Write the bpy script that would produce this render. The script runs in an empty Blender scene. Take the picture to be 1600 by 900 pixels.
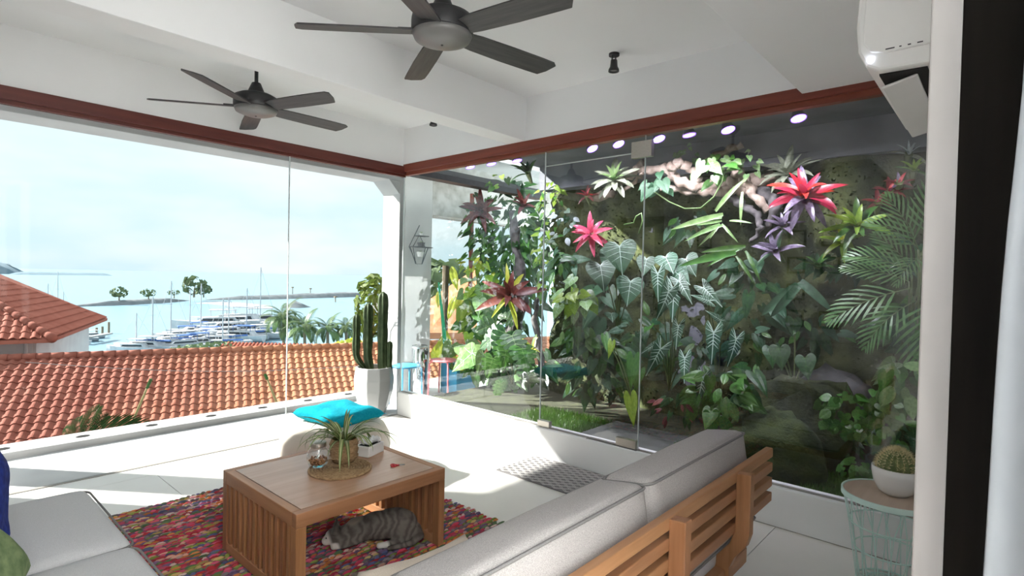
import bpy, bmesh, math, random
from mathutils import Vector, Matrix, Euler, noise as mnoise
random.seed(7)
V = Vector
SC = bpy.context.scene
COL = SC.collection
PI = math.pi

# ------------------------------------------------------------------ camera
F_PX, PITCH, ROLL, YAW, EYE = 868.07, -0.018274, 0.022139, 0.729548, 1.5
_F = V((math.cos(YAW)*math.cos(PITCH), math.sin(YAW)*math.cos(PITCH), math.sin(PITCH)))
_R0 = V((math.sin(YAW), -math.cos(YAW), 0)); _U0 = _R0.cross(_F)
_R = _R0*math.cos(ROLL) + _U0*math.sin(ROLL); _U = _U0*math.cos(ROLL) - _R0*math.sin(ROLL)
CAM = V((0, 0, EYE))
cd = bpy.data.cameras.new('camera'); cam = bpy.data.objects.new('camera', cd); COL.objects.link(cam)
cd.sensor_width = 36; cd.lens = F_PX/1600*36; cd.clip_start = 0.05; cd.clip_end = 9000
m = Matrix((( _R.x, _U.x, -_F.x, 0), (_R.y, _U.y, -_F.y, 0), (_R.z, _U.z, -_F.z, 0), (0, 0, 0, 1)))
cam.matrix_world = Matrix.Translation(CAM) @ m
SC.camera = cam

# ------------------------------------------------------------------ world, sun, exposure
w = bpy.data.worlds.new('world'); SC.world = w; w.use_nodes = True
nt = w.node_tree; nt.nodes.clear(); N = nt.nodes.new; Lk = nt.links.new
out = N('ShaderNodeOutputWorld'); bg = N('ShaderNodeBackground'); Lk(bg.outputs[0], out.inputs[0])
tc = N('ShaderNodeTexCoord'); sp = N('ShaderNodeSeparateXYZ'); Lk(tc.outputs['Generated'], sp.inputs[0])
rp = N('ShaderNodeValToRGB'); Lk(sp.outputs[2], rp.inputs[0])
e = rp.color_ramp.elements
e[0].position = 0.0; e[0].color = (0.66, 0.85, 0.94, 1)
e[1].position = 0.9; e[1].color = (0.62, 0.80, 0.96, 1)
k = e.new(0.06); k.color = (0.70, 0.89, 0.96, 1)
k = e.new(0.25); k.color = (0.80, 0.95, 0.985, 1)
k = e.new(0.5); k.color = (0.84, 0.95, 0.99, 1)
mp = N('ShaderNodeMapping'); mp.inputs['Scale'].default_value = (1.6, 1.6, 5.0); Lk(tc.outputs['Generated'], mp.inputs[0])
ns = N('ShaderNodeTexNoise'); ns.inputs['Scale'].default_value = 2.2; ns.inputs['Detail'].default_value = 6; Lk(mp.outputs[0], ns.inputs['Vector'])
cr = N('ShaderNodeValToRGB'); cr.color_ramp.elements[0].position = 0.45; cr.color_ramp.elements[1].position = 0.75; Lk(ns.outputs[0], cr.inputs[0])
mx = N('ShaderNodeMixRGB'); mx.inputs[2].default_value = (0.97, 1.0, 1.0, 1); Lk(cr.outputs[0], mx.inputs[0]); Lk(rp.outputs[0], mx.inputs[1])
Lk(mx.outputs[0], bg.inputs[0]); bg.inputs[1].default_value = 1.2
SUN_AZ, SUN_EL = math.radians(-53), math.radians(32.9)
sd = bpy.data.lights.new('sun', 'SUN'); sun = bpy.data.objects.new('sun', sd); COL.objects.link(sun)
sd.energy = 14; sd.angle = math.radians(1.0); sd.color = (1.0, 0.97, 0.92)
sdir = V((math.cos(SUN_EL)*math.cos(SUN_AZ), math.cos(SUN_EL)*math.sin(SUN_AZ), -math.sin(SUN_EL)))
sun.rotation_euler = sdir.to_track_quat('-Z', 'Y').to_euler(); sun.location = (-6, 12, 10)
vs = SC.view_settings; vs.view_transform = 'Standard'; vs.look = 'None'; vs.gamma = 1; vs.exposure = 1.2; vs.use_curve_mapping = False
SC.display_settings.display_device = 'sRGB'
SC.cycles.max_bounces = 10; SC.cycles.transparent_max_bounces = 16; SC.cycles.diffuse_bounces = 6

# ------------------------------------------------------------------ where a sight line meets a plane (survey helpers)
def ray(px, py): return _R*((px-800)/F_PX) - _U*((py-450)/F_PX) + _F
def on_z(px, py, z): v = ray(px, py); return CAM + v*((z-EYE)/v.z)
def on_x(px, py, x): v = ray(px, py); return CAM + v*(x/v.x)
def on_y(px, py, y): v = ray(px, py); return CAM + v*(y/v.y)
def at(px, py, d): return CAM + ray(px, py)*d

# ------------------------------------------------------------------ materials
def new_mat(name):
    m = bpy.data.materials.new(name); m.use_nodes = True
    return m, m.node_tree, m.node_tree.nodes['Principled BSDF']
def pm(name, c1, c2=None, scale=6.0, rough=0.55, bump=0.0, metal=0.0, stretch=(1, 1, 1), rnd=0.0, trans=0.0, spec=0.5, detail=4, lo=0.35, hi=0.65, bscale=None, coat=0.0):
    """principled material, two colours mixed by noise, optional bump, per-object variation and leaf translucency"""
    m, t, b = new_mat(name); n = t.nodes.new; l = t.links.new
    c1 = tuple(c1)+(1,); c2 = tuple(c2)+(1,) if c2 else c1
    b.inputs['Roughness'].default_value = rough; b.inputs['Metallic'].default_value = metal
    b.inputs['Specular IOR Level'].default_value = spec; b.inputs['Coat Weight'].default_value = coat
    tc = n('ShaderNodeTexCoord'); mp = n('ShaderNodeMapping'); mp.inputs['Scale'].default_value = stretch; l(tc.outputs['Object'], mp.inputs[0])
    ns = n('ShaderNodeTexNoise'); ns.inputs['Scale'].default_value = scale; ns.inputs['Detail'].default_value = detail; l(mp.outputs[0], ns.inputs['Vector'])
    mr = n('ShaderNodeMapRange'); mr.inputs[1].default_value = lo; mr.inputs[2].default_value = hi; l(ns.outputs[0], mr.inputs[0])
    mx = n('ShaderNodeMixRGB'); mx.inputs[1].default_value = c1; mx.inputs[2].default_value = c2; l(mr.outputs[0], mx.inputs[0])
    colout = mx.outputs[0]
    if rnd:
        oi = n('ShaderNodeObjectInfo'); hs = n('ShaderNodeHueSaturation')
        m2 = n('ShaderNodeMapRange'); m2.inputs[3].default_value = 1-rnd; m2.inputs[4].default_value = 1+rnd; l(oi.outputs['Random'], m2.inputs[0])
        m3 = n('ShaderNodeMapRange'); m3.inputs[3].default_value = .5-rnd*.05; m3.inputs[4].default_value = .5+rnd*.05; l(oi.outputs['Random'], m3.inputs[0])
        l(m2.outputs[0], hs.inputs['Value']); l(m3.outputs[0], hs.inputs['Hue']); l(colout, hs.inputs['Color']); colout = hs.outputs[0]
    l(colout, b.inputs['Base Color'])
    if bump:
        nb = ns
        if bscale:
            nb = n('ShaderNodeTexNoise'); nb.inputs['Scale'].default_value = bscale; nb.inputs['Detail'].default_value = 4; l(mp.outputs[0], nb.inputs['Vector'])
        bp = n('ShaderNodeBump'); bp.inputs['Strength'].default_value = bump; bp.inputs['Distance'].default_value = 0.01; l(nb.outputs[0], bp.inputs['Height']); l(bp.outputs[0], b.inputs['Normal'])
    if trans:
        tr = n('ShaderNodeBsdfTranslucent'); l(colout, tr.inputs[0]); ms = n('ShaderNodeMixShader'); ms.inputs[0].default_value = trans
        l(b.outputs[0], ms.inputs[1]); l(tr.outputs[0], ms.inputs[2]); l(ms.outputs[0], t.nodes['Material Output'].inputs[0])
    return m
def emit(name, col, s):
    m, t, b = new_mat(name); b.inputs['Base Color'].default_value = tuple(col)+(1,)
    b.inputs['Emission Color'].default_value = tuple(col)+(1,); b.inputs['Emission Strength'].default_value = s
    return m
def glass_mat(name, tint=(0.96, 0.985, 0.97), f0=0.04, rough=0.0):
    """clear sheet: transparent plus mirror by Schlick's law, the same from both sides"""
    m, t, b = new_mat(name); n = t.nodes.new; l = t.links.new
    t.nodes.remove(b); lw = n('ShaderNodeLayerWeight'); lw.inputs[0].default_value = .5
    pw = n('ShaderNodeMath'); pw.operation = 'POWER'; l(lw.outputs['Facing'], pw.inputs[0]); pw.inputs[1].default_value = 5
    ma = n('ShaderNodeMath'); ma.operation = 'MULTIPLY_ADD'; l(pw.outputs[0], ma.inputs[0]); ma.inputs[1].default_value = 1-f0; ma.inputs[2].default_value = f0
    tr = n('ShaderNodeBsdfTransparent'); tr.inputs[0].default_value = tuple(tint)+(1,)
    gl = n('ShaderNodeBsdfGlossy'); gl.inputs['Roughness'].default_value = rough
    ms = n('ShaderNodeMixShader'); l(ma.outputs[0], ms.inputs[0]); l(tr.outputs[0], ms.inputs[1]); l(gl.outputs[0], ms.inputs[2])
    l(ms.outputs[0], t.nodes['Material Output'].inputs[0]); return m
def fabric(name, c1, c2, scale=350):
    m = pm(name, c1, c2, scale=scale, rough=0.95, bump=0.25, spec=0.15, lo=.3, hi=.7, stretch=(1, 1, 1)); return m
def wood(name, c1, c2, axis=0, scale=3.0, rough=0.4):
    st = [14, 14, 14]; st[axis] = 1.0
    return pm(name, c1, c2, scale=scale, rough=rough, bump=0.06, stretch=st, lo=.3, hi=.7, rnd=.10)

MT = {}
MT['white'] = pm('white_paint', (.84, .845, .845), (.81, .815, .815), 3, .6, .02)
MT['ceil'] = pm('ceiling_paint', (.88, .885, .89), (.86, .865, .87), 2, .8, .02)
MT['outwhite'] = pm('exterior_white', (.66, .655, .64), (.58, .575, .565), 2.5, .75, .05)
MT['floor'] = pm('floor_stone', (.80, .775, .73), (.75, .725, .68), 2.2, .28, .0, lo=.3, hi=.7)
MT['grout'] = pm('grout', (.34, .325, .30), None, 5, .9)
MT['beam'] = wood('red_wood', (.10, .022, .016), (.15, .035, .022), 0, 2.0, .45)
MT['beamY'] = wood('red_wood_y', (.17, .035, .02), (.24, .055, .03), 1, 2.0, .45)
MT['glass'] = glass_mat('pane_glass', (.625, .632, .630), .006)  # tint put in to dim the sun and the view outside
MT['glass2'] = glass_mat('garden_glass', (.965, .98, .972), .05)
MT['jarglass'] = glass_mat('jar_glass', (.98, .985, .985), .05)
MT['seal'] = pm('seam_silicone', (.62, .68, .68), None, 5, .3)
MT['steel'] = pm('brushed_steel', (.50, .47, .42), (.58, .55, .50), 30, .35, .02, metal=1, stretch=(1, 1, 12))
MT['chrome'] = pm('polished_steel', (.42, .42, .43), None, 3, .12, 0, metal=1)
MT['black'] = pm('black_metal', (.018, .018, .02), (.028, .028, .03), 20, .45)
MT['fanblade'] = wood('blade_grey_wood', (.035, .034, .036), (.075, .072, .072), 0, 4.0, .5)
MT['fanlens'] = pm('fan_underplate', (.16, .155, .15), (.20, .195, .19), 4, .35)
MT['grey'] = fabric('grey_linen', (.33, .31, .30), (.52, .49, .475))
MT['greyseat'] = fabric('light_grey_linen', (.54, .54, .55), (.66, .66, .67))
MT['piping'] = fabric('grey_piping', (.19, .185, .18), (.26, .25, .245))
MT['beige'] = fabric('beige_linen', (.52, .44, .36), (.60, .52, .44))
MT['teal'] = fabric('teal_cotton', (.0, .30, .40), (.01, .38, .49), 60)
MT['blue'] = fabric('blue_cotton', (.012, .02, .14), (.02, .04, .26), 40)
MT['green'] = fabric('green_cotton', (.10, .15, .07), (.22, .28, .14), 25)
MT['teakx'] = wood('teak_x', (.35, .165, .07), (.47, .24, .115), 0, 2.5, .42)
MT['teaky'] = wood('teak_y', (.37, .175, .075), (.50, .255, .12), 1, 2.5, .42)
MT['teakz'] = wood('teak_z', (.29, .125, .05), (.41, .195, .09), 2, 2.5, .42)
MT['tabletop'] = wood('table_top_wood', (.47, .28, .17), (.57, .36, .235), 0, 1.6, .24)
MT['inlay'] = pm('inlay_groove', (.13, .065, .035), None, 5, .6)
MT['slot'] = pm('dark_gap', (.012, .011, .01), None, 5, .9)
MT['pot'] = pm('glazed_white', (.78, .775, .76), (.72, .715, .70), 3, .25, coat=.3)
MT['pouf'] = pm('cream_shell', (.70, .63, .54), (.63, .56, .47), 5, .5, .04)
MT['soil'] = pm('potting_soil', (.045, .03, .02), (.10, .07, .05), 60, .95, .6)
MT['cactus'] = pm('cactus_skin', (.05, .085, .03), (.10, .145, .058), 16, .6, .15)
MT['spine'] = pm('cactus_spine', (.62, .52, .26), (.75, .68, .42), 30, .6)
MT['barrel'] = pm('barrel_cactus_skin', (.10, .15, .05), (.20, .24, .09), 20, .6)
MT['mint'] = pm('mint_paint', (.60, .80, .74), (.64, .83, .77), 6, .4)
MT['ashwood'] = wood('pale_ash', (.52, .40, .30), (.62, .50, .39), 0, 2, .45)
MT['basket'] = pm('seagrass', (.30, .18, .085), (.46, .30, .16), 70, .8, .7, stretch=(1, 1, 3))
MT['ropemat'] = pm('rope_coil', (.24, .14, .065), (.44, .29, .15), 60, .85, .6)
MT['paper'] = pm('white_card', (.78, .76, .74), None, 4, .5)
MT['kibble'] = pm('kibble', (.26, .11, .045), (.42, .21, .09), 40, .8, .4, rnd=.2)
MT['red'] = pm('red_plastic', (.45, .012, .02), None, 5, .35)
MT['bluepaint'] = pm('blue_paint', (.06, .33, .56), None, 5, .4)
MT['pinkpaint'] = pm('pink_paint', (.70, .20, .22), None, 5, .4)
MT['greenpaint'] = pm('green_plastic', (.03, .42, .20), None, 5, .4)
MT['post'] = pm('painted_frame', (.40, .37, .35), (.35, .325, .305), 4, .55, .08, stretch=(2, 2, .6), bscale=12)
MT['darkdoor'] = pm('dark_door', (.006, .0045, .0035), (.010, .0075, .0055), 4, .8, spec=.1, stretch=(8, 8, .6))
MT['curtain'] = pm('sheer_curtain', (.46, .48, .50), (.40, .42, .44), 4, .8, trans=.25)
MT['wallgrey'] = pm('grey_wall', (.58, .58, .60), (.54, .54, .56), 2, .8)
MT['frame'] = pm('picture_frame', (.02, .02, .02), None, 4, .5)
MT['acwhite'] = pm('ac_plastic', (.78, .77, .745), (.74, .73, .705), 3, .4)
MT['led'] = emit('led_indicator', (.8, .85, 1), 6)
MT['lens'] = emit('grow_lamp_lens', (.70, .55, 1.0), 22)
MT['lensdim'] = emit('grow_lamp_lens_soft', (.72, .62, 1.0), 3.0)

# ------------------------------------------------------------------ mesh building
class MB:
    def __init__(s): s.v = []; s.f = []; s.mi = []; s.cur = 0
    def add(s, vs, fs, mi=None):
        o = len(s.v); s.v += [tuple(x) for x in vs]; s.f += [tuple(i+o for i in f) for f in fs]; s.mi += [s.cur if mi is None else mi]*len(fs); return s
    def box(s, c, d, R=None, mi=None):
        c = V(c); h = V(d)*.5
        vs = [V((x*h.x, y*h.y, z*h.z)) for x in (-1, 1) for y in (-1, 1) for z in (-1, 1)]
        if R is not None: vs = [R @ q for q in vs]
        return s.add([q+c for q in vs], [(0, 1, 3, 2), (4, 6, 7, 5), (0, 4, 5, 1), (2, 3, 7, 6), (0, 2, 6, 4), (1, 5, 7, 3)], mi)
    def b2(s, a, b, mi=None):
        a = V(a); b = V(b); return s.box((a+b)/2, [abs(q) for q in (b-a)], None, mi)
    def prism(s, poly, axis, a, b, mi=None):
        """extrude a 2-D polygon along an axis: x -> poly is (y,z), y -> (x,z), z -> (x,y)"""
        def P(p, t): return (t, p[0], p[1]) if axis == 'x' else ((p[0], t, p[1]) if axis == 'y' else (p[0], p[1], t))
        n = len(poly); vs = [P(p, a) for p in poly]+[P(p, b) for p in poly]
        fs = [tuple(range(n))[::-1], tuple(range(n, 2*n))]+[(i, (i+1) % n, n+(i+1) % n, n+i) for i in range(n)]
        return s.add(vs, fs, mi)
    def tube(s, pts, rad, n=8, cap=True, mi=None, flat=1.0):
        pts = [V(p) for p in pts]; K = len(pts)
        if not hasattr(rad, '__len__'): rad = [rad]*K
        vs = []; fs = []; up = None
        for i, p in enumerate(pts):
            t = (pts[min(i+1, K-1)]-pts[max(i-1, 0)]).normalized()
            if up is None: up = V((0, 0, 1)) if abs(t.z) < .9 else V((1, 0, 0))
            a = t.cross(up).normalized(); b = a.cross(t).normalized(); up = b
            for j in range(n):
                q = 2*PI*j/n; vs.append(p+a*(math.cos(q)*rad[i])+b*(math.sin(q)*rad[i]*flat))
        for i in range(K-1):
            for j in range(n):
                k = (j+1) % n; fs.append((i*n+j, i*n+k, (i+1)*n+k, (i+1)*n+j))
        if cap: fs += [tuple(range(n))[::-1], tuple((K-1)*n+j for j in range(n))]
        return s.add(vs, fs, mi)
    def lathe(s, prof, n=24, c=(0, 0, 0), mi=None, closed=False):
        c = V(c); vs = []; fs = []; K = len(prof)
        for r, z in prof:
            for j in range(n): q = 2*PI*j/n; vs.append(c+V((r*math.cos(q), r*math.sin(q), z)))
        for i in range(K-1):
            for j in range(n):
                k = (j+1) % n; fs.append((i*n+j, i*n+k, (i+1)*n+k, (i+1)*n+j))
        if prof[0][0] > 1e-5: fs.append(tuple(range(n))[::-1])
        if prof[-1][0] > 1e-5: fs.append(tuple((K-1)*n+j for j in range(n)))
        return s.add(vs, fs, mi)
    def ell(s, c, r, R=None, nu=12, nv=8, mi=None):
        c = V(c); vs = []; fs = []
        for i in range(nv+1):
            th = PI*i/nv
            for j in range(nu):
                ph = 2*PI*j/nu; q = V((r[0]*math.sin(th)*math.cos(ph), r[1]*math.sin(th)*math.sin(ph), r[2]*math.cos(th)))
                vs.append(c+(R @ q if R is not None else q))
        for i in range(nv):
            for j in range(nu): k = (j+1) % nu; fs.append((i*nu+j, (i+1)*nu+j, (i+1)*nu+k, i*nu+k))
        return s.add(vs, fs, mi)
    def grid(s, fn, nu, nv, mi=None):
        vs = [fn(i/nu, j/nv) for i in range(nu+1) for j in range(nv+1)]
        fs = [(i*(nv+1)+j, (i+1)*(nv+1)+j, (i+1)*(nv+1)+j+1, i*(nv+1)+j+1) for i in range(nu) for j in range(nv)]
        return s.add(vs, fs, mi)
    def mesh(s, name, mats, smooth=False, merge=True):
        me = bpy.data.meshes.new(name); me.from_pydata(s.v, [], s.f)
        if not isinstance(mats, (list, tuple)): mats = [mats]
        for q in mats: me.materials.append(q)
        if len(mats) > 1: me.polygons.foreach_set('material_index', s.mi)
        if smooth: me.polygons.foreach_set('use_smooth', [True]*len(me.polygons))
        bm = bmesh.new(); bm.from_mesh(me)
        if merge: bmesh.ops.remove_doubles(bm, verts=bm.verts, dist=1e-6)
        bmesh.ops.recalc_face_normals(bm, faces=bm.faces); bm.to_mesh(me); bm.free(); me.update(); return me
    def build(s, name, mats, parent=None, smooth=False, bevel=0, loc=None, merge=True):
        o = bpy.data.objects.new(name, s.mesh(name, mats, smooth, merge)); COL.objects.link(o)
        if parent: o.parent = parent
        if loc is not None: o.location = loc
        if bevel:
            md = o.modifiers.new('bevel', 'BEVEL'); md.width = bevel; md.segments = 2; md.limit_method = 'ANGLE'; md.angle_limit = .6
        return o
def inst(name, me, parent=None, mat=None):
    o = bpy.data.objects.new(name, me); COL.objects.link(o)
    if parent: o.parent = parent
    if mat is not None: o.matrix_local = mat
    return o
def tag(o, label, cat=None, group=None, kind=None):
    if label: o['label'] = label
    if cat: o['category'] = cat
    if group: o['group'] = group
    if kind: o['kind'] = kind
    return o
def thing(name, label, cat, loc=(0, 0, 0), rz=0, group=None):
    o = bpy.data.objects.new(name, None); COL.objects.link(o); o.location = loc; o.rotation_euler = (0, 0, rz); o.empty_display_size = .1
    return tag(o, label, cat, group)
def struct(name, label=None, cat=None): 
    o = bpy.data.objects.new(name, None); COL.objects.link(o); o.empty_display_size = .1
    o['kind'] = 'structure'
    if label: o['label'] = label
    return o
def copy_tree(o, parent=None):
    c = o.copy(); COL.objects.link(c); c.parent = parent
    for ch in list(o.children): copy_tree(ch, c)
    return c
def frame(d, nrm):
    """rotation whose x axis is d and whose z axis is close to nrm"""
    x = V(d).normalized(); z = V(nrm); z = (z-x*z.dot(x))
    if z.length < 1e-4: z = V((0, 0, 1))-x*x.z
    if z.length < 1e-4: z = V((1, 0, 0))
    z.normalize(); y = z.cross(x)
    return Matrix(((x.x, y.x, z.x), (x.y, y.y, z.y), (x.z, y.z, z.z)))
def lerp(a, b, t): return a+(b-a)*t
def bez(p0, p1, p2, n=10):
    p0, p1, p2 = V(p0), V(p1), V(p2)
    return [p0*(1-t)**2+p1*2*t*(1-t)+p2*t*t for t in [i/n for i in range(n+1)]]

# ================================================================== SETTING
XG, YG = 3.64, 4.86          # face of the kerb under the garden glass, line of the sea-side glass
XL, YB = -0.6, -2.6          # left wall, back of the room, left open for light
ZS, ZT = 2.68, 3.05          # beam soffits, tray ceilings
WY = 0.09                    # near wall that carries the air conditioner

floor = struct('floor', 'pale stone floor of the living room')
MB().b2((XL-.2, YB, -.2), (XG+.1, YG+.02, -.012)).build('floor_bed', MT['grout'], floor)
ys = [YB, -1.37, -.17, 1.03, 2.23, 3.43, 4.63, YG+.02]; xs = [XL-.2, .1, 1.3, 2.5, XG+.1]
for i in range(len(xs)-1):
    for j in range(len(ys)-1):
        MB().b2((xs[i]+.002, ys[j]+.002, -.02), (xs[i+1]-.002, ys[j+1]-.002, 0)).build('tile', MT['floor'], floor)
balc = struct('floor_balcony', 'white balcony floor outside the sea-side glass')
MB().b2((XL-2, YG+.03, -.3), (7.5, 6.3, -.005)).build('slab', MT['outwhite'], balc)
MB().b2((XL, YG-.006, -.02), (XG, YG+.03, .004)).build('glass_track', MT['grout'], balc)
back = struct('floor_bounce', 'pale open floor added behind the room to light it from the back')  # added unseen floor, keeps the back open for daylight
MB().b2((-9, -3.4, -.2), (9, YB, 0)).build('slab', MT['floor'], back)
wc_ = struct('wall_bounce', 'white wall added behind the room to bounce sunlight in')  # added unseen wall, throws sunlight back into the room
MB().b2((-9, -3.6, -.2), (9, -3.4, 6.5)).build('wall_panel', MT['white'], wc_)
# low ledge with drain holes
ledge = struct('trim_1', 'low white balcony ledge with oval drain holes')
lb = MB(); lb.b2((XL-2, 5.78, -.3), (4.18, 6.08, .05)); lb.build('ledge_block', MT['outwhite'], ledge, bevel=.006)
for k in range(-1, 7):
    x = .589+k*.517
    h = MB(); h.lathe([(0, 0), (.05, 0), (.05, .003), (.036, .004), (.034, .001), (0, .001)], 16); h.cur = 0
    o = h.build('drain_hole', MT['slot'], ledge, loc=(x, 5.92, .0505)); o.scale = (1.0, .7, 1)
# kerb under the garden glass
kerb = struct('trim_2', 'white kerb under the garden glass')
MB().b2((XG, WY, -.05), (XG+.13, YG+.03, .245)).build('kerb_block', MT['white'], kerb, bevel=.004)
MB().b2((XG-.004, WY, .0), (XG, YG, .004)).build('base_joint', MT['grout'], kerb)
MB().b2((XG+.034, WY, .245), (XG+.058, YG, .254)).build('glass_channel', MT['grout'], kerb)
# red-brown head beams
t3 = struct('trim_3', 'dark red wooden head beam over the sea-side glass')
MB().b2((XL, YG-.04, 2.575), (XG+.04, YG+.06, 2.66)).build('beam', MT['beam'], t3, bevel=.004)
MB().b2((XL, YG-.01, 2.55), (XG+.04, YG+.035, 2.575)).build('glass_channel', MT['beam'], t3)
t4 = struct('trim_4', 'dark red wooden head beam over the garden glass')
MB().b2((XG-.005, WY, 2.60), (XG+.10, YG+.06, 2.68)).build('beam', MT['beamY'], t4, bevel=.004)
MB().b2((XG+.02, WY, 2.565), (XG+.075, YG, 2.60)).build('glass_channel', MT['beamY'], t4)
# ceiling: two trays and the beams between them
ce = struct('ceiling', 'white ceiling with two recessed trays and beams')
MB().b2((XL, 3.14, ZT), (XG+.1, YG+.1, ZT+.15)).build('tray_panel', MT['ceil'], ce)
MB().b2((XL, .96, ZT), (XG+.1, 3.33, ZT+.15)).build('tray_panel', MT['ceil'], ce)
MB().b2((XL, 3.135, ZS), (XG+.1, 3.335, ZT+.05)).build('cross_beam', MT['ceil'], ce, bevel=.004)
MB().b2((XL, -.05, 2.64), (XG+.1, .958, ZT+.05)).build('near_soffit', MT['ceil'], ce, bevel=.004)
MB().b2((XL, YG-.02, 2.66), (XG+.1, YG+.12, ZT+.15)).build('edge_beam', MT['ceil'], ce)
MB().b2((XG-.0, .95, 2.68), (XG+.14, YG+.12, ZT+.15)).build('edge_beam', MT['ceil'], ce)
MB().b2((XL-.1, -.05, 3.2), (XG+.2, YG+.15, 3.3)).build('roof_slab', MT['ceil'], ce)
# near wall, left wall, wall stub beside the sea-side glass
wn = struct('wall_near', 'white near wall behind the air conditioner')
MB().b2((1.27, WY-.14, 0), (XG+.13, WY, 2.66)).build('wall_panel', MT['white'], wn)
wl = struct('wall_left', 'grey left wall')
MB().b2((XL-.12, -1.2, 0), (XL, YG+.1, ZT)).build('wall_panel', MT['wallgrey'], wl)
wf = struct('wall_front', 'white wall stub at the end of the sea-side glass')
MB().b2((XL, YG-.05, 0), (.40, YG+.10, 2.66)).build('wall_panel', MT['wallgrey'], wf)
# outer frame of the balcony: columns, head beam, canopy
oc = struct('wall_balcony', 'white outer columns and head beam of the balcony')
MB().b2((4.18, 5.62, -.3), (4.70, 5.97, 3.0)).build('column', MT['outwhite'], oc, bevel=.008)
MB().b2((.10, 5.66, -.3), (.28, 5.97, 3.0)).build('column', MT['outwhite'], oc, bevel=.008)
MB().b2((XL-2, 5.62, 2.66), (4.2, 5.97, 3.1)).build('head_beam', MT['outwhite'], oc, bevel=.006)
MB().prism([(4.02, 2.662), (4.182, 2.662), (4.182, 2.50), ], 'y', 5.63, 5.96).build('haunch', MT['outwhite'], oc)
MB().b2((4.70, 5.62, 2.30), (7.4, 5.97, 3.1)).build('head_beam', pm('stained_concrete', (.66, .65, .62), (.42, .40, .36), 7, .85, .1), oc)
MB().b2((XL-2, YG+.1, 3.0), (7.4, 6.0, 3.2)).build('canopy_slab', MT['outwhite'], oc)

# ---- sea-side glass (window_1), garden glass (window_2) and glass door
w1 = struct('window_1', 'frameless glass wall facing the sea')
def pane(x0, y0, z0, x1, y1, z1, mt, par, nm='pane'):
    return MB().b2((x0, y0, z0), (x1, y1, z1)).build(nm, mt, par)
pane(.40, YG+.012, .004, 2.397, YG+.014, 2.56, MT['glass'], w1)
pane(2.403, YG+.012, .004, XG+.03, YG+.014, 2.56, MT['glass'], w1)
MB().b2((2.397, YG+.006, .004), (2.403, YG+.02, 2.56)).build('seam', MT['seal'], w1)
MB().b2((XG+.03, YG+.004, .245), (XG+.042, YG+.016, 2.57)).build('seam', MT['seal'], w1)
w2 = struct('window_2', 'frameless glass wall of the planted garden')
GX = XG+.045
pane(GX, 2.948, .245, GX+.002, YG+.005, 2.57, MT['glass2'], w2)
pane(GX, WY, .245, GX+.002, 2.009, 2.57, MT['glass2'], w2)
pane(GX, 2.015, 2.448, GX+.002, 2.942, 2.57, MT['glass2'], w2)
for y in (2.945, 2.012):
    MB().b2((GX-.005, y-.003, .245), (GX+.007, y+.003, 2.57)).build('seam', MT['seal'], w2)
MB().b2((GX-.004, 2.015, 2.443), (GX+.006, 2.942, 2.448)).build('seam', MT['seal'], w2)
w3 = struct('dimming_pane', 'tinted pane added to dim the sky between the balcony column and the garden end')  # added pane, filters the bright sky past the column
pane(4.70, 5.80, -.3, 7.4, 5.804, 2.30, MT['glass'], w3)
d1 = struct('door_1', 'glass door into the planted garden')
pane(GX, 2.017, .258, GX+.002, 2.940, 2.441, MT['glass2'], d1)
MB().b2((GX-.02, 1.955, 2.405), (GX+.022, 2.12, 2.525)).build('patch_fitting', MT['steel'], d1, bevel=.003)
MB().b2((GX-.02, 2.02, .25), (GX+.022, 2.19, .312)).build('patch_fitting', MT['steel'], d1, bevel=.003)
MB().b2((GX-.02, 2.83, .25), (GX+.022, 2.955, .302)).build('patch_lock', MT['steel'], d1, bevel=.003)
MB().b2((GX-.03, 2.01, .244), (GX+.03, 2.45, .25)).build('pivot_plate', MT['chrome'], d1)

# ================================================================== FURNITURE
def rbox(w, d, h, r, n=6, puff=0.0, side=0.0, seed=0):
    """rounded cushion block centred on the origin, puffed faces, light wrinkles"""
    b = MB(); H = V((w/2, d/2, h/2)); rr = min(r, w/2-.001, d/2-.001, h/2-.001); inner = H-V((rr, rr, rr))
    def sph(p):
        q = V((p[0]*H.x, p[1]*H.y, p[2]*H.z)); c = V((max(-inner.x, min(inner.x, q.x)), max(-inner.y, min(inner.y, q.y)), max(-inner.z, min(inner.z, q.z))))
        dlt = q-c
        if dlt.length > 1e-7: q = c+dlt.normalized()*rr*min(1, dlt.length/rr*1.0 if dlt.length < rr else 1)
        u, v, z = p
        bulge = (1-u*u)*(1-v*v)
        wr = mnoise.noise(V((u*2.3+seed, v*2.9, z*2+seed)))*.35+1
        q.z += z*puff*bulge*wr
        q.y += v*side*(1-u*u)*(1-z*z); q.x += u*side*.6*(1-v*v)*(1-z*z)
        return q
    ks = [math.sin(PI/2*(2*i/(2*n)-1)) for i in range(2*n+1)]
    def face(f): b.grid(lambda a, c: f(ks[round(a*2*n)], ks[round(c*2*n)]), 2*n, 2*n)
    face(lambda a, c: sph((a, c, 1))); face(lambda a, c: sph((a, c, -1))); face(lambda a, c: sph((a, 1, c))); face(lambda a, c: sph((a, -1, c))); face(lambda a, c: sph((1, a, c))); face(lambda a, c: sph((-1, a, c)))
    return b
def rrect(w, d, z, r, off=0):
    pts = []
    for cx, cy, a0 in ((1, 1, 0), (-1, 1, 90), (-1, -1, 180), (1, -1, 270)):
        for k in range(5):
            a = math.radians(a0+k*22.5); pts.append(V((cx*(w/2-r)+math.cos(a)*r, cy*(d/2-r)+math.sin(a)*r, z)))
    return pts+[pts[0]]
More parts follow.
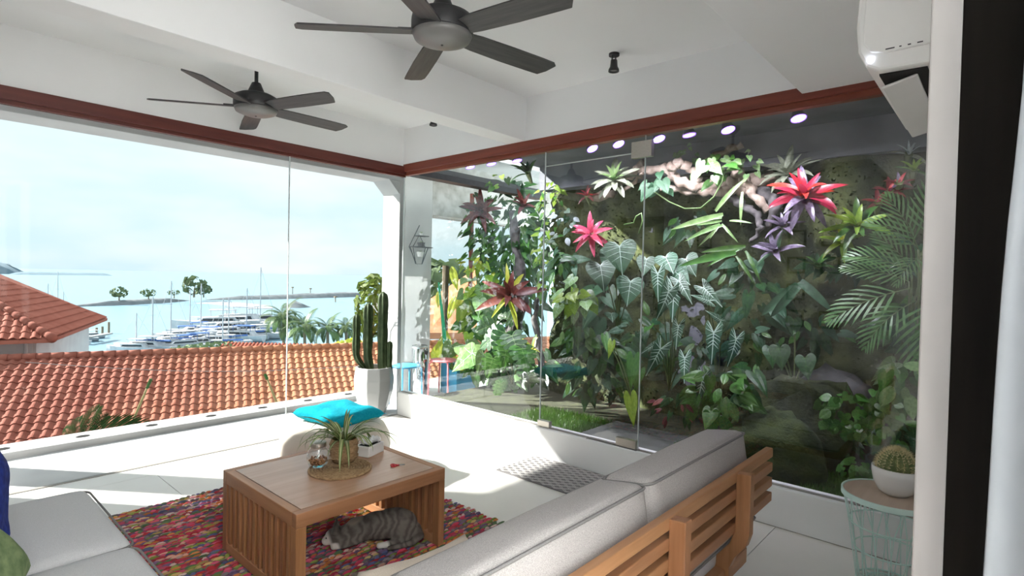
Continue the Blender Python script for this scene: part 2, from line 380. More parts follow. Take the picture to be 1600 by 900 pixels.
def cushion(parent, name, w, d, h, mt, M4, r=.05, puff=.02, side=.008, seed=0, label=None):
    o = rbox(w, d, h, r, 8, puff, side, seed).build(name, mt, parent, smooth=True); o.matrix_local = M4
    if label: o['label'] = label
    for z in (1, -1):
        p = MB(); p.tube(rrect(w+.004, d+.004, z*(h/2-r*.45), r), .005, 6, cap=False); q = p.build('piping', MT['piping'], o, smooth=True)
    return o
def pillow(s, t, pinch=.12, n=18, wr=.3, seed=0):
    b = MB()
    def f(sg):
        def g(a, c):
            u, v = 2*a-1, 2*c-1
            e = max(0, (1-u**4)*(1-v**4))**.5
            k = 1-pinch*((1-abs(u)**1.5)*(abs(v)**3)) ; k2 = 1-pinch*((1-abs(v)**1.5)*(abs(u)**3))
            z = sg*t/2*e*(1+wr*mnoise.noise(V((u*1.9+seed, v*1.9, sg+seed))))
            return V((u*s/2*k2, v*s/2*k, z))
        return g
    b.grid(f(1), n, n); b.grid(f(-1), n, n); return b
def T4(loc, rot=(0, 0, 0)): return Matrix.Translation(V(loc)) @ Euler(rot).to_matrix().to_4x4()

# ---- slatted sofa in the foreground, its back to the camera
sf = thing('slatted_sofa', 'long wooden sofa with slatted back and grey cushions, seen from behind', 'sofa', (0, 0, 0))
Y0 = .80
for z in (.683, .613, .541, .469):
    MB().box((1.77, Y0+.045, z), (2.16, .034, .044)).build('back_rail', MT['teakx'], sf, bevel=.004)
for x in (1.15, 1.77, 2.39):
    prof = [(Y0-.03, .705), (Y0+.03, .70), (Y0+.03, .46), (Y0+.05, .40), (Y0+.10, .35), (Y0+.12, .30), (Y0+.12, 0), (Y0+.05, 0), (Y0+.05, .29), (Y0+.03, .34), (Y0-.015, .40), (Y0-.03, .45)]
    MB().prism(prof, 'x', x-.024, x+.024).build('back_post', MT['teakz'], sf, bevel=.004)
MB().box((1.77, Y0+.09, .245), (1.74, .045, .07)).build('seat_rail', MT['teakx'], sf, bevel=.004)
MB().box((1.77, Y0+.86, .225), (1.95, .04, .08)).build('seat_rail', MT['teakx'], sf, bevel=.004)
for k in range(7): MB().box((1.77, Y0+.18+k*.1, .235), (1.9, .06, .02)).build('seat_slat', MT['teakx'], sf)
for x in (.86, 2.62):
    MB().box((x, Y0+.84, .12), (.05, .05, .24)).build('front_leg', MT['teakz'], sf, bevel=.004)
    MB().box((x, Y0+.48, .225), (.04, .80, .07)).build('side_rail', MT['teaky'], sf, bevel=.004)
for i, x in enumerate((1.275, 2.245)):
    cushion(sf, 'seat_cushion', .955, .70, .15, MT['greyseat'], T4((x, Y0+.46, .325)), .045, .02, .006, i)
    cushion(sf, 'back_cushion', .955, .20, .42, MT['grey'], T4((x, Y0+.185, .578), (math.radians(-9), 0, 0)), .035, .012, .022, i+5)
pl = thing('throw_pillow', 'beige linen throw pillow leaning on the slatted sofa', 'pillow', (1.17, 1.30, .33))
o = pillow(.46, .15, seed=3).build('pillow_cover', MT['beige'], pl, smooth=True); o.matrix_local = T4((0, 0, .10), (math.radians(34), math.radians(2), math.radians(-4)))
# ---- second sofa on the left: two seat cushions on a low frame
sl = thing('corner_sofa', 'low sofa with light grey seat cushions at the left edge', 'sofa', (0, 0, 0))
for i, y in enumerate((2.99, 2.17, 1.35)):
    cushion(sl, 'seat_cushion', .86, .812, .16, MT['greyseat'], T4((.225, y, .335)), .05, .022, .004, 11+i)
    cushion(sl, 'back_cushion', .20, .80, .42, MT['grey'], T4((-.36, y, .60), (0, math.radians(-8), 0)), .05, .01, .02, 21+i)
MB().b2((-.48, .95, .18), (.62, 3.38, .25)).build('seat_frame', MT['teaky'], sl, bevel=.005)
for x in (-.42, .56):
    for y in (1.02, 3.30): MB().box((x, y, .09), (.06, .06, .18)).build('leg', MT['teakz'], sl, bevel=.004)
pb = thing('throw_pillow', 'deep blue throw pillow on the left sofa behind the green one', 'pillow', (.20, 2.74, .43))
o = pillow(.50, .16, seed=8).build('pillow_cover', MT['blue'], pb, smooth=True); o.matrix_local = T4((0, 0, .19), (math.radians(90), math.radians(12), math.radians(78)))
pg = thing('throw_pillow', 'mossy green throw pillow on the left sofa nearest the camera', 'pillow', (.12, 2.33, .43))
o = pillow(.46, .17, seed=12).build('pillow_cover', MT['green'], pg, smooth=True); o.matrix_local = T4((0, 0, .13), (math.radians(60), math.radians(-18), math.radians(70)))

# ---- coffee table
ct = thing('coffee_table', 'square teak coffee table with slatted sides on the rag rug', 'table', (0, 0, .016))
TX0, TX1, TY0, TY1, TH = 1.185, 2.048, 2.298, 3.10, .424
top = MB(); top.b2((TX0+.045, TY0+.045, TH-.03), (TX1-.045, TY1-.045, TH)); top.build('top_panel', MT['tabletop'], ct)
MB().b2((TX0+.041, TY0+.041, TH-.03), (TX1-.041, TY1-.041, TH-.002)).build('inlay_groove', MT['inlay'], ct)
for a, b, mt in (((TX0, TY0), (TX1, TY0+.041), 'teakx'), ((TX0, TY1-.041), (TX1, TY1), 'teakx')):
    MB().b2((a[0], a[1], TH-.065), (b[0], b[1], TH)).build('top_edge', MT[mt], ct, bevel=.003)
for x in (TX0, TX1-.041):
    MB().b2((x, TY0+.041, TH-.065), (x+.041, TY1-.041, TH)).build('top_edge', MT['teaky'], ct, bevel=.003)
    MB().b2((x, TY0+.05, 0), (x+.041, TY1-.05, .05)).build('bottom_rail', MT['teaky'], ct, bevel=.003)
    for y in (TY0, TY1-.05): MB().b2((x, y, 0), (x+.05 if x == TX0 else x+.041, y+.05, TH-.065)).build('leg', MT['teakz'], ct, bevel=.003)
    n = 12
    for k in range(n):
        y = TY0+.05+(k+.5)*(TY1-TY0-.1)/n
        MB().box((x+.02, y, (TH-.065+.05)/2), (.034, .025, TH-.115)).build('slat', MT['teakz'], ct)
# ---- things on the table
ZTT = TH+.016
mt_ = thing('placemat', 'round woven rope mat on the coffee table', 'placemat', (1.625, 2.672, ZTT))
rm = MB()
for k in range(11):
    r = .012+k*.0148; n = max(10, int(r*220))
    rm.tube([V((r*math.cos(2*PI*j/n), r*math.sin(2*PI*j/n), .0075)) for j in range(n+1)], .0078, 6, cap=False)
rm.build('rope_coil', MT['ropemat'], mt_, smooth=True)
sp_ = thing('spider_plant', 'spider plant in a woven seagrass basket on the coffee table', 'plant', (1.69, 2.745, ZTT+.016))
MB().lathe([(.0, 0), (.058, 0), (.068, .02), (.078, .06), (.074, .095), (.07, .125), (.064, .13), (.066, .10), (0, .10)], 20).build('basket', MT['basket'], sp_, smooth=True)
for z in (.03, .065, .10):
    bb = MB(); bb.tube([V((.0755*math.cos(q), .0755*math.sin(q), z+.004*math.sin(q*9))) for q in [2*PI*j/36 for j in range(37)]], .004, 5, cap=False); bb.build('basket_band', MT['basket'], sp_, smooth=True)
MB().lathe([(0, .108), (.066, .106)], 16).build('soil', MT['soil'], sp_)

# ------------------------------------------------------------------ leaf meshes (x along the leaf, z its upper side)
def strap_mesh(name, mats, L=1, W=.12, arc=1.0, fold=.3, n=9, taper=1.6, base=.55, stripe=False, wave=0.0, twist=0.0):
    b = MB(); pts = []; p = V((0, 0, 0)); a = 0
    for i in range(n+1):
        t = i/n; wd = W/2*min(1, base+(1-base)*min(1, t*3))*(1-t**taper)**.8 if i < n else 0
        pts.append((p.copy(), a, max(wd, .0006), t)); a = -arc*t**1.2; p = p+V((math.cos(a), 0, math.sin(a)))*(L/n)
    vs = []; offs = (-1, -.4, .4, 1) if stripe else (-1, 0, 1)
    for p, a, wd, t in pts:
        nx = V((-math.sin(a), 0, math.cos(a))); wv = wave*math.sin(t*22)*wd
        for o in offs: vs.append(p+V((0, o*wd, 0))+nx*(fold*abs(o)*wd+wv*o))
    K = len(offs); fs = []; mi = []
    for i in range(n):
        for j in range(K-1): fs.append((i*K+j, (i+1)*K+j, (i+1)*K+j+1, i*K+j+1)); mi.append(1 if stripe and j == 1 else 0)
    for f, q in zip(fs, mi): pass
    b.v = [tuple(q) for q in vs]; b.f = fs; b.mi = mi
    return b.mesh(name, mats, True, False)
HEART = [(0, 0), (-.10, .06), (-.2, .15), (-.235, .26), (-.17, .37), (-.03, .435), (.15, .43), (.35, .36), (.55, .255), (.75, .14), (.9, .05), (1.0, 0)]
ARROW = [(0, 0), (-.12, .05), (-.34, .15), (-.40, .20), (-.30, .235), (-.12, .245), (.05, .235), (.15, .20), (.27, .215), (.4, .165), (.52, .165), (.66, .10), (.82, .07), (1.0, 0)]
BROAD = [(0, 0), (.03, .08), (.12, .2), (.27, .29), (.45, .32), (.62, .28), (.78, .19), (.9, .09), (1, 0)]
MONST = [(0, 0), (-.12, .08), (-.2, .22), (-.16, .36), (-.05, .46), (.05, .30), (.10, .48), (.22, .47), (.24, .27), (.32, .45), (.44, .40), (.42, .22), (.54, .35), (.64, .28), (.6, .15), (.76, .2), (.88, .09), (1, 0)]
def blade_mesh(name, mats, outl=HEART, cup=.25, droop=.35, veins=0, vw=.014, wsc=1.0):
    b = MB()
    def S(x, y, up=0): return V((x, y*wsc, -cup*0.6*(y*y)*2 - droop*max(0, x)**2*.5 + .10*abs(y) + up))
    mid = [S(min(1, max(0, x)), 0) for x, y in outl]
    for sg in (1, -1):
        o = [S(x, sg*y) for x, y in outl]; h = [(m_+q)*.5+V((0, 0, .012)) for m_, q in zip(mid, o)]
        for i in range(len(outl)-1):
            b.add([mid[i], mid[i+1], h[i+1], h[i]], [(0, 1, 2, 3)] if (mid[i]-mid[i+1]).length > 1e-6 else [(0, 2, 3)], 0)
            b.add([h[i], h[i+1], o[i+1], o[i]], [(0, 1, 2, 3)], 0)
    if veins:
        def strip(p, q, w0, w1):
            d = (q-p); s_ = V((-d.y, d.x, 0)).normalized()
            b.add([p+s_*w0, p-s_*w0, q-s_*w1, q+s_*w1], [(0, 1, 2, 3)], 1)
        U = V((0, 0, .014))
        for i in range(4):
            strip(S(i/4, 0)+U, S((i+1)/4, 0)+U, vw, vw*.8)
        for sg in (1, -1):
            for k in range(veins):
                i = 2+int(k*(len(outl)-4)/veins); x, y = outl[i]; sx = max(0, x-.12*1.0-.0)*.85 if x > 0 else 0
                a = S(sx, 0)+U; c = S(x*.97, sg*y*.95)+U; mdl = (a+c)/2+V((0, 0, .012))
                strip(a, mdl, vw*.8, vw*.6); strip(mdl, c, vw*.6, vw*.25)
    return b.mesh(name, mats, True, False)
def frond_mesh(name, mats, L=1.0, pairs=16, ll=.34, lw=.035, arc=1.0, vee=.35, start=.12, ang=55, hang=.5):
    b = MB(); pts = []; p = V((0, 0, 0)); a = 0; n = 14
    for i in range(n+1): pts.append(p.copy()); a = -arc*(i/n)**1.3; p = p+V((math.cos(a), 0, math.sin(a)))*(L/n)
    b.tube(pts, [.010*(1-.8*i/n) for i in range(n+1)], 5, mi=1)
    for k in range(pairs):
        t = start+(1-start)*k/(pairs-1); f = t*n; i = min(n-1, int(f)); c = pts[i].lerp(pts[i+1], f-i); ax = (pts[i+1]-pts[i]).normalized(); up = V((-ax.z, 0, ax.x))
        l_ = ll*(math.sin(PI*(.15+.8*t))**.6)*(1-.35*t)
        for sg in (1, -1):
            A = math.radians(lerp(ang, 22, t)); d = ax*math.cos(A)+V((0, sg, 0))*math.sin(A)+up*vee*.6; d.normalize()
            s_ = ax.cross(d).cross(d).normalized(); w_ = lw
            q1 = c+d*l_*.45; q2 = c+d*l_*.8+V((0, 0, -hang*l_*.12)); q3 = c+d*l_+V((0, 0, -hang*l_*.3))
            b.add([c-s_*w_*.2, c+s_*w_*.2, q1+s_*w_*.5, q1-s_*w_*.5, q2+s_*w_*.35, q2-s_*w_*.35, q3], [(0, 1, 2, 3), (3, 2, 4, 5), (5, 4, 6)], 0)
    return b.mesh(name, mats, False, False)
def leafmat(name, c1, c2, scale=8, rough=.38, trans=.28, rnd=.25, **k): return pm(name, c1, c2, scale, rough, .12, rnd=rnd, trans=trans, **k)
LM = dict(
    spider=leafmat('spider_leaf', (.10, .17, .04), (.16, .24, .06)), cream=leafmat('cream_stripe', (.50, .52, .28), (.42, .46, .22)),
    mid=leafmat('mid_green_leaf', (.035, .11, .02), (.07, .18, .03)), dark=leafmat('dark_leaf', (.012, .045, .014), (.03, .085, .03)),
    lime=leafmat('lime_leaf', (.14, .26, .02), (.24, .36, .04)), pale=leafmat('pale_leaf', (.12, .22, .07), (.20, .32, .12)),
    blue=leafmat('bluish_leaf', (.014, .055, .022), (.03, .095, .042), rough=.55, trans=.12), vein=leafmat('white_vein', (.46, .60, .50), (.40, .54, .46)),
    pink=leafmat('pink_bract', (.46, .03, .10), (.58, .09, .17)), red=leafmat('red_bract', (.30, .008, .014), (.44, .02, .04)),
    maroon=leafmat('maroon_leaf', (.09, .018, .022), (.17, .04, .035)), purple=leafmat('purple_grey_leaf', (.085, .065, .10), (.20, .17, .24), rough=.25),
    grey=leafmat('grey_green_leaf', (.17, .19, .13), (.30, .33, .24)), palm=leafmat('palm_leaf', (.07, .17, .05), (.14, .27, .09)), stalk=leafmat('stalk', (.10, .14, .05), (.16, .20, .08)),
    yellow=leafmat('yellow_green_leaf', (.34, .40, .03), (.52, .52, .08)), silver=leafmat('silver_leaf', (.34, .40, .42), (.50, .56, .58), rough=.25))
me_spider = [strap_mesh('leaf', [LM['spider'], LM['cream']], 1, .10, a, .35, 9, stripe=True, base=.5) for a in (1.3, 1.9, 2.5)]
random.seed(3)
for k in range(44):
    a = k*2.399+random.uniform(-.2, .2); el = random.uniform(.35, 1.35); L = random.uniform(.20, .31)*(1.05 if el < .9 else .8)
    d = V((math.cos(a)*math.cos(el), math.sin(a)*math.cos(el), math.sin(el)))
    M_ = frame(d, V((0, 0, 1))-d*.2).to_4x4(); s_ = Matrix.Scale(L, 4)
    inst('leaf', me_spider[k % 3], sp_, Matrix.Translation(V((.03*math.cos(a), .03*math.sin(a), .115))) @ M_ @ s_)
jr = thing('glass_jar', 'round glass jar of kibble with a metal lid on the rope mat', 'jar', (1.545, 2.765, ZTT+.016))
MB().lathe([(0, .002), (.035, .0), (.052, .018), (.060, .05), (.054, .082), (.040, .098), (.040, .112), (.0385, .112), (.0385, .097), (.052, .08), (.0575, .05), (.05, .02), (.034, .004), (0, .005)], 24).build('glass_body', MT['jarglass'], jr, smooth=True)
MB().lathe([(0, .112), (.042, .110), (.043, .113), (.043, .128), (.040, .132), (0, .134)], 24).build('lid', MT['steel'], jr, smooth=False)
random.seed(5); kb = MB()
for i in range(170):
    z = random.uniform(.010, .044); rmax = .047*math.sqrt(max(0.05, 1-((z-.05)/.052)**2)); r = rmax*math.sqrt(random.random()); a = random.uniform(0, 6.28)
    kb.ell((r*math.cos(a), r*math.sin(a), z), (.006, .006, .004), Euler((random.random()*3, random.random()*3, 0)).to_matrix(), 6, 4)
tag(kb.build('kibble', MT['kibble'], jr, merge=False), None, kind='stuff')
sc_ = MB(); sc_.tube([(.016, -.012, .108), (.004, -.004, .07), (-.004, .002, .045)], .0035, 6); sc_.ell((-.006, .004, .042), (.012, .010, .006)); sc_.build('scoop', MT['steel'], jr, smooth=True)
bx = thing('tissue_box', 'white box with crumpled packets behind the spider plant', 'box', (1.895, 2.80, ZTT), math.radians(20))
b = MB(); b.b2((-.075, -.05, 0), (.075, .05, .06)); b.build('carton', MT['paper'], bx, bevel=.005)
b = MB(); b.b2((-.06, -.037, .0585), (.06, .037, .0605)); b.build('opening', MT['slot'], bx)
for i, (x, y, r) in enumerate(((-.03, 0, .2), (.022, .008, -.3), (.04, -.014, .5))):
    o = pillow(.062, .03, .1, 8, .9, seed=i*3).build('packet', pm('packet_foil', (.66, .67, .70), (.80, .80, .82), 14, .3), bx, smooth=True); o.matrix_local = T4((x, y, .078), (.2*r, .35, r))
sc = thing('scissors', 'small red handled clippers lying on the coffee table', 'scissors', (1.872, 2.515, ZTT+.004), math.radians(-30))
for s_ in (1, -1):
    b = MB(); b.tube([V((-.012+.012*math.cos(q), s_*.011+.009*math.sin(q), 0)) for q in [2*PI*j/12 for j in range(13)]], .0035, 6, cap=False); b.tube([(0, s_*.008, 0), (.022, -s_*.002, 0)], .004, 6); b.build('handle', MT['red'], sc, smooth=True)
    b = MB(); b.box((.036, -s_*.003, 0), (.034, .005, .002), Euler((0, 0, -s_*.18)).to_matrix()); b.build('blade', MT['chrome'], sc)

# ---- rag rug
rg = thing('rag_rug', 'multicoloured woven rag rug under the coffee table', 'rug', (0, 0, 0))
RX0, RX1, RY0, RY1 = .45, 2.45, 1.55, 4.0
MB().b2((RX0, RY0, .001), (RX1, RY1, .009)).build('backing', pm('rug_backing', (.20, .05, .06), (.10, .07, .12), 9, .95), rg)
random.seed(11); pal = [(.45, .05, .09), (.55, .10, .17), (.40, .04, .05), (.52, .18, .06), (.20, .26, .06), (.10, .16, .08), (.09, .10, .20), (.17, .11, .20), (.45, .33, .13), (.52, .40, .36), (.16, .14, .15), (.42, .08, .12), (.34, .05, .06), (.50, .28, .22)]
vs_, fs_, cs_ = [], [], []
ny = 150
for j in range(ny):
    y = RY0+(j+.5)*(RY1-RY0)/ny; x = RX0+random.uniform(-.01, .02); base = random.choice(pal); base2 = random.choice(pal)
    while x < RX1+random.uniform(-.005, .012):
        l_ = random.uniform(.03, .075); h = random.uniform(.006, .013); wd = (RY1-RY0)/ny*random.uniform(.45, .62); yy = y+random.uniform(-.003, .003); o = len(vs_)
        vs_ += [(x, yy, .008), (x+l_*.3, yy-wd, .008), (x+l_*.3, yy, .008+h), (x+l_*.3, yy+wd, .008), (x+l_*.7, yy-wd, .008), (x+l_*.7, yy, .008+h*.9), (x+l_*.7, yy+wd, .008), (x+l_, yy, .008)]
        fs_ += [(o, o+1, o+2), (o, o+2, o+3), (o+1, o+4, o+5, o+2), (o+2, o+5, o+6, o+3), (o+4, o+7, o+5), (o+5, o+7, o+6)]
        c = random.choice((base, base, base2, random.choice(pal), random.choice(pal))); f = random.uniform(.7, 1.35); cs_ += [(c[0]*f, c[1]*f, c[2]*f, 1)]*8
        x += l_*random.uniform(.75, 1.0)
me = bpy.data.meshes.new('rag_loops'); me.from_pydata(vs_, [], fs_); ca = me.color_attributes.new('rag', 'FLOAT_COLOR', 'POINT'); ca.data.foreach_set('color', [q for c in cs_ for q in c])
m_, t_, b_ = new_mat('rag_cloth'); vc = t_.nodes.new('ShaderNodeVertexColor'); vc.layer_name = 'rag'; t_.links.new(vc.outputs[0], b_.inputs['Base Color']); b_.inputs['Roughness'].default_value = .9; b_.inputs['Specular IOR Level'].default_value = .1
me.materials.append(m_); tag(inst('rag_loops', me, rg), None, kind='stuff')

# ---- door mat with a diamond lattice
dm = thing('door_mat', 'grey door mat with a pale diamond lattice before the glass door', 'mat', (3.385, 2.57, 0))
MB().b2((-.245, -.36, .0005), (.245, .36, .010)).build('mat_base', fabric('mat_grey', (.16, .155, .155), (.25, .24, .24), 200), dm, bevel=.003)
lat = MB(); stp = .058
def clipseg(p, d):
    t0, t1 = -9, 9
    for c, dd, h in ((p[0], d[0], .235), (p[1], d[1], .35)):
        a, b = (-h-c)/dd, (h-c)/dd; t0 = max(t0, min(a, b)); t1 = min(t1, max(a, b))
    return t0, t1
for sg in (1, -1):
    for k in range(-12, 13):
        d = V((.5, sg*.86, 0)).normalized(); p = V((k*stp, 0, 0)); t0, t1 = clipseg(p, d)
        if t1-t0 < .02: continue
        for off in (-.006, .006):
            nrm = V((-d.y, d.x, 0))*off
            lat.tube([p+d*t0+nrm+V((0, 0, .0115)), p+d*t1+nrm+V((0, 0, .0115))], .0036, 5, flat=.6)
lat.build('lattice', fabric('mat_pale', (.46, .44, .43), (.56, .54, .53), 200), dm)

# ---- cat asleep under the table: one continuous skin
cat = thing('cat', 'grey tabby cat with white muzzle and paws curled under the table', 'cat', (1.80, 2.60, .018), math.radians(-33))
cb = MB()   # local: +x towards its rump, -x towards its head
def blob(pts):
    for i in range(len(pts)-1):
        a, ra = V(pts[i][0]), pts[i][1]; b_, rb = V(pts[i+1][0]), pts[i+1][1]; n = max(2, int((b_-a).length/.012))
        for k in range(n+1): t = k/n; r = lerp(ra, rb, t); cb.ell(a.lerp(b_, t), (r, r, r), None, 14, 10)
cb.ell((.10, .0, .085), (.125, .088, .085), None, 18, 12); cb.ell((.02, .0, .082), (.11, .078, .078), None, 18, 12); cb.ell((-.07, .0, .072), (.085, .068, .068), None, 18, 12)
cb.ell((.14, -.055, .072), (.085, .035, .068), Euler((0, .5, .1)).to_matrix(), 14, 10)                   # near thigh
blob([((-.07, 0, .08), .056), ((-.135, -.012, .066), .046), ((-.165, -.02, .055), .040)])                   # neck
cb.ell((-.195, -.025, .056), (.052, .050, .046), None, 18, 12); cb.ell((-.236, -.034, .040), (.026, .029, .023), None, 12, 8)   # head, muzzle
for y, yaw in ((.012, .45), (-.062, -.45)):                                                                # ears
    c = V((-.19, y, .086)); R_ = Euler((yaw*.7, -.15, yaw)).to_matrix()
    for k in range(7): t = k/6; cb.ell(c+R_ @ V((0, 0, .058*t)), (.013*(1-t)+.006, .024*(1-t)+.005, .010), R_, 10, 6)
blob([((.20, -.04, .03), .030), ((.13, -.085, .022), .024), ((.06, -.10, .018), .018), ((.025, -.102, .016), .017)])  # hind paw
blob([((-.09, -.045, .04), .032), ((-.15, -.06, .022), .022), ((-.20, -.062, .016), .017)])                # fore paws
blob([((-.09, .03, .04), .032), ((-.17, .035, .02), .020), ((-.215, .01, .015), .016)])
blob([((.215, .0, .05), .030), ((.235, -.06, .03), .022), ((.19, -.115, .02), .018), ((.12, -.135, .017), .015), ((.07, -.138, .015), .011)])   # tail
m_, t_, b_ = new_mat('cat_fur'); n_ = t_.nodes.new; l_ = t_.links.new
tc_ = n_('ShaderNodeTexCoord'); wv = n_('ShaderNodeTexWave'); wv.inputs['Scale'].default_value = 7; wv.inputs['Distortion'].default_value = 16; wv.inputs['Detail'].default_value = 3; l_(tc_.outputs['Object'], wv.inputs['Vector'])
r1 = n_('ShaderNodeValToRGB'); r1.color_ramp.elements[0].color = (.085, .07, .06, 1); r1.color_ramp.elements[1].color = (.17, .145, .125, 1); l_(wv.outputs[0], r1.inputs[0])
prev = r1.outputs[0]
for c, r, colr in (((-.250, -.036, .042), .058, (.62, .56, .52)), ((-.195, -.062, .012), .034, (.62, .57, .53)), ((.035, -.105, .014), .046, (.66, .62, .58)), ((-.215, .015, .012), .03, (.6, .55, .5)), ((-.10, .0, .125), .05, (.30, .24, .19))):
    vd = n_('ShaderNodeVectorMath'); vd.operation = 'DISTANCE'; l_(tc_.outputs['Object'], vd.inputs[0]); vd.inputs[1].default_value = c
    mr = n_('ShaderNodeMapRange'); mr.inputs[1].default_value = r; mr.inputs[2].default_value = r*.7; l_(vd.outputs['Value'], mr.inputs[0])
    mx = n_('ShaderNodeMixRGB'); mx.inputs[2].default_value = colr+(1,); l_(mr.outputs[0], mx.inputs[0]); l_(prev, mx.inputs[1]); prev = mx.outputs[0]
l_(prev, b_.inputs['Base Color']); b_.inputs['Roughness'].default_value = .85
nb = n_('ShaderNodeTexNoise'); nb.inputs['Scale'].default_value = 160; l_(tc_.outputs['Object'], nb.inputs['Vector']); bp = n_('ShaderNodeBump'); bp.inputs['Strength'].default_value = .5; bp.inputs['Distance'].default_value = .004; l_(nb.outputs[0], bp.inputs['Height']); l_(bp.outputs[0], b_.inputs['Normal'])
co = cb.build('body', m_, cat, merge=False); co.scale = (1.06, 1.0, 1.0)
md = co.modifiers.new('skin', 'REMESH'); md.mode = 'VOXEL'; md.voxel_size = .0055; md.use_smooth_shade = True
md = co.modifiers.new('soft', 'SMOOTH'); md.factor = .5; md.iterations = 4
b = MB(); b.ell((-.2555, -.036, .046), (.0045, .006, .0045), None, 8, 6); o = b.build('nose', pm('cat_nose', (.30, .10, .09), None, 5, .5), cat, smooth=True); o.location.x = -.012
for y in (-.005, -.057):
    b = MB(); b.tube([V((-.2435, y-.010, .066)), V((-.2475, y, .062)), V((-.2435, y+.010, .066))], .0024, 5); o = b.build('closed_eye', MT['slot'], cat); o.location.x = -.006

# ---- pouf with teal cushion
pf = thing('pouf', 'round cream pouf stool under the teal cushion', 'stool', (2.27, 3.80, 0))
MB().lathe([(0, 0), (.24, .0), (.33, .03), (.39, .10), (.41, .19), (.40, .27), (.36, .345), (.29, .39), (.18, .405), (0, .408)], 40).build('shell', MT['pouf'], pf, smooth=True)
MB().lathe([(.235, .0005), (.245, .004), (.235, .008)], 40).build('foot_ring', MT['slot'], pf)
tcu = thing('seat_pillow', 'bright teal square pillow lying on the cream pouf', 'pillow', (2.27, 3.76, .40))
o = pillow(.50, .12, .08, seed=4).build('pillow_cover', MT['teal'], tcu, smooth=True); o.matrix_local = T4((0, 0, .045), (.02, .03, math.radians(8)))

# ---- ceiling fans
def make_fan(name, label, x, y, phi):
    f = thing(name, label, 'ceiling fan', (x, y, 0), phi)
    MB().lathe([(0, ZT), (.065, ZT), (.06, ZT-.03), (.022, ZT-.075), (.0, ZT-.076)], 20).build('canopy', MT['black'], f, smooth=True)
    b = MB(); b.tube([(0, 0, ZT-.06), (0, 0, 2.80)], .013, 10); b.build('down_rod', MT['black'], f, smooth=True)
    MB().lathe([(0, 2.86), (.03, 2.86), (.055, 2.80), (.06, 2.775), (0, 2.775)], 20).build('yoke_cover', MT['black'], f, smooth=True)
    MB().lathe([(0, 2.778), (.11, 2.776), (.145, 2.757), (.15, 2.735), (.15, 2.68), (.145, 2.672), (0, 2.672)], 32).build('motor_housing', MT['black'], f, smooth=True)
    MB().lathe([(.146, 2.674), (.135, 2.65), (.09, 2.632), (.04, 2.625), (0, 2.624)], 32).build('under_plate', MT['fanlens'], f, smooth=True)
    MB().lathe([(.006, 2.6255), (.006, 2.621), (0, 2.621)], 8).build('pull_switch', MT['black'], f)
    bl = MB(); pl_ = [(.10, -.052), (.20, -.064), (.40, -.067), (.60, -.066), (.69, -.062), (.715, -.045), (.70, .02), (.672, .066), (.60, .067), (.40, .066), (.20, .058), (.10, .046)]
    bl.prism(pl_, 'z', -.004, .004); me = bl.mesh('blade', MT['fanblade'])
    ar = MB(); ar.box((.15, 0, .008), (.12, .055, .008)); ma = ar.mesh('blade_arm', MT['black'])
    for k in range(5):
        M_ = Matrix.Translation((0, 0, 2.685)) @ Matrix.Rotation(k*2*PI/5, 4, 'Z') @ Matrix.Rotation(math.radians(-13), 4, 'X')
        o = inst('blade', me, f, M_); inst('blade_arm', ma, o)
    return f
make_fan('ceiling_fan', 'charcoal five-bladed ceiling fan nearer the sea-side glass', 1.753, 4.08, math.radians(215.6))
make_fan('ceiling_fan', 'charcoal five-bladed ceiling fan nearest the camera', 1.786, 2.088, math.radians(206.8))
# ---- ceiling spotlights
def spot(label, x, y):
    s_ = thing('spotlight', label, 'light', (x, y, ZT))
    MB().lathe([(0, 0), (.036, 0), (.036, -.016), (0, -.016)], 20).build('ceiling_plate', MT['black'], s_)
    for sx in (-1, 1):
        b = MB(); b.tube([(sx*.018, 0, -.014), (sx*.026, 0, -.05)], .005, 6); b.build('bracket', MT['black'], s_)
    MB().lathe([(0, -.045), (.022, -.045), (.026, -.09), (.036, -.108), (.037, -.122), (.030, -.122), (.024, -.10), (0, -.098)], 20).build('lamp_head', MT['black'], s_, smooth=True)
    MB().lathe([(0, -.112), (.026, -.112), (.026, -.106), (0, -.106)], 16).build('lens', MT['fanlens'], s_)
spot('black adjustable spotlight in the nearer ceiling tray', 3.30, 2.06)
p = on_z(677, 196, ZT-.12); spot('black spotlight in the far tray, mostly hidden by the cross beam', p.x, p.y)

# ---- air conditioner
ac = thing('air_conditioner', 'white wall air conditioner with open louvre above the garden glass', 'air conditioner', (1.75, WY, 2.00))
acp = [(0, .08), (.02, .068), (.185, .072), (.215, .09), (.234, .13), (.24, .20), (.235, .28), (.21, .315), (.18, .325), (0, .325)]
MB().prism(acp, 'x', 0, .80).build('body', MT['acwhite'], ac, bevel=.008)
inn = [(.01, .15), (.015, .125), (.04, .115), (.17, .115), (.205, .125), (.22, .15), (.222, .20), (.218, .27), (.20, .298), (.17, .306), (.02, .306), (.01, .29)]
MB().prism(inn, 'x', -.006, .004).build('end_cap', MT['acwhite'], ac, bevel=.003)
R_ = Euler((math.radians(42), 0, 0)).to_matrix()
MB().box((.40, .135, .0705), (.74, .105, .006)).build('outlet_slot', MT['slot'], ac)
MB().box((.40, .148, .056), (.66, .085, .008), Euler((math.radians(-14), 0, 0)).to_matrix()).build('louvre', MT['acwhite'], ac, bevel=.004)
MB().ell((-.004, .205, .105), (.005, .006, .006)).build('indicator_lamp', MT['led'], ac, smooth=True)
st = MB(); st.b2((-.0065, .025, .245), (-.006, .075, .292)); stk = st.build('energy_label', MT['paper'], ac)
for k in range(5): MB().b2((-.0072, .03, .25+k*.008), (-.0066, .03+(.04, .025, .036, .02, .038)[k], .2535+k*.008)).build('print_line', MT['frame'], stk)
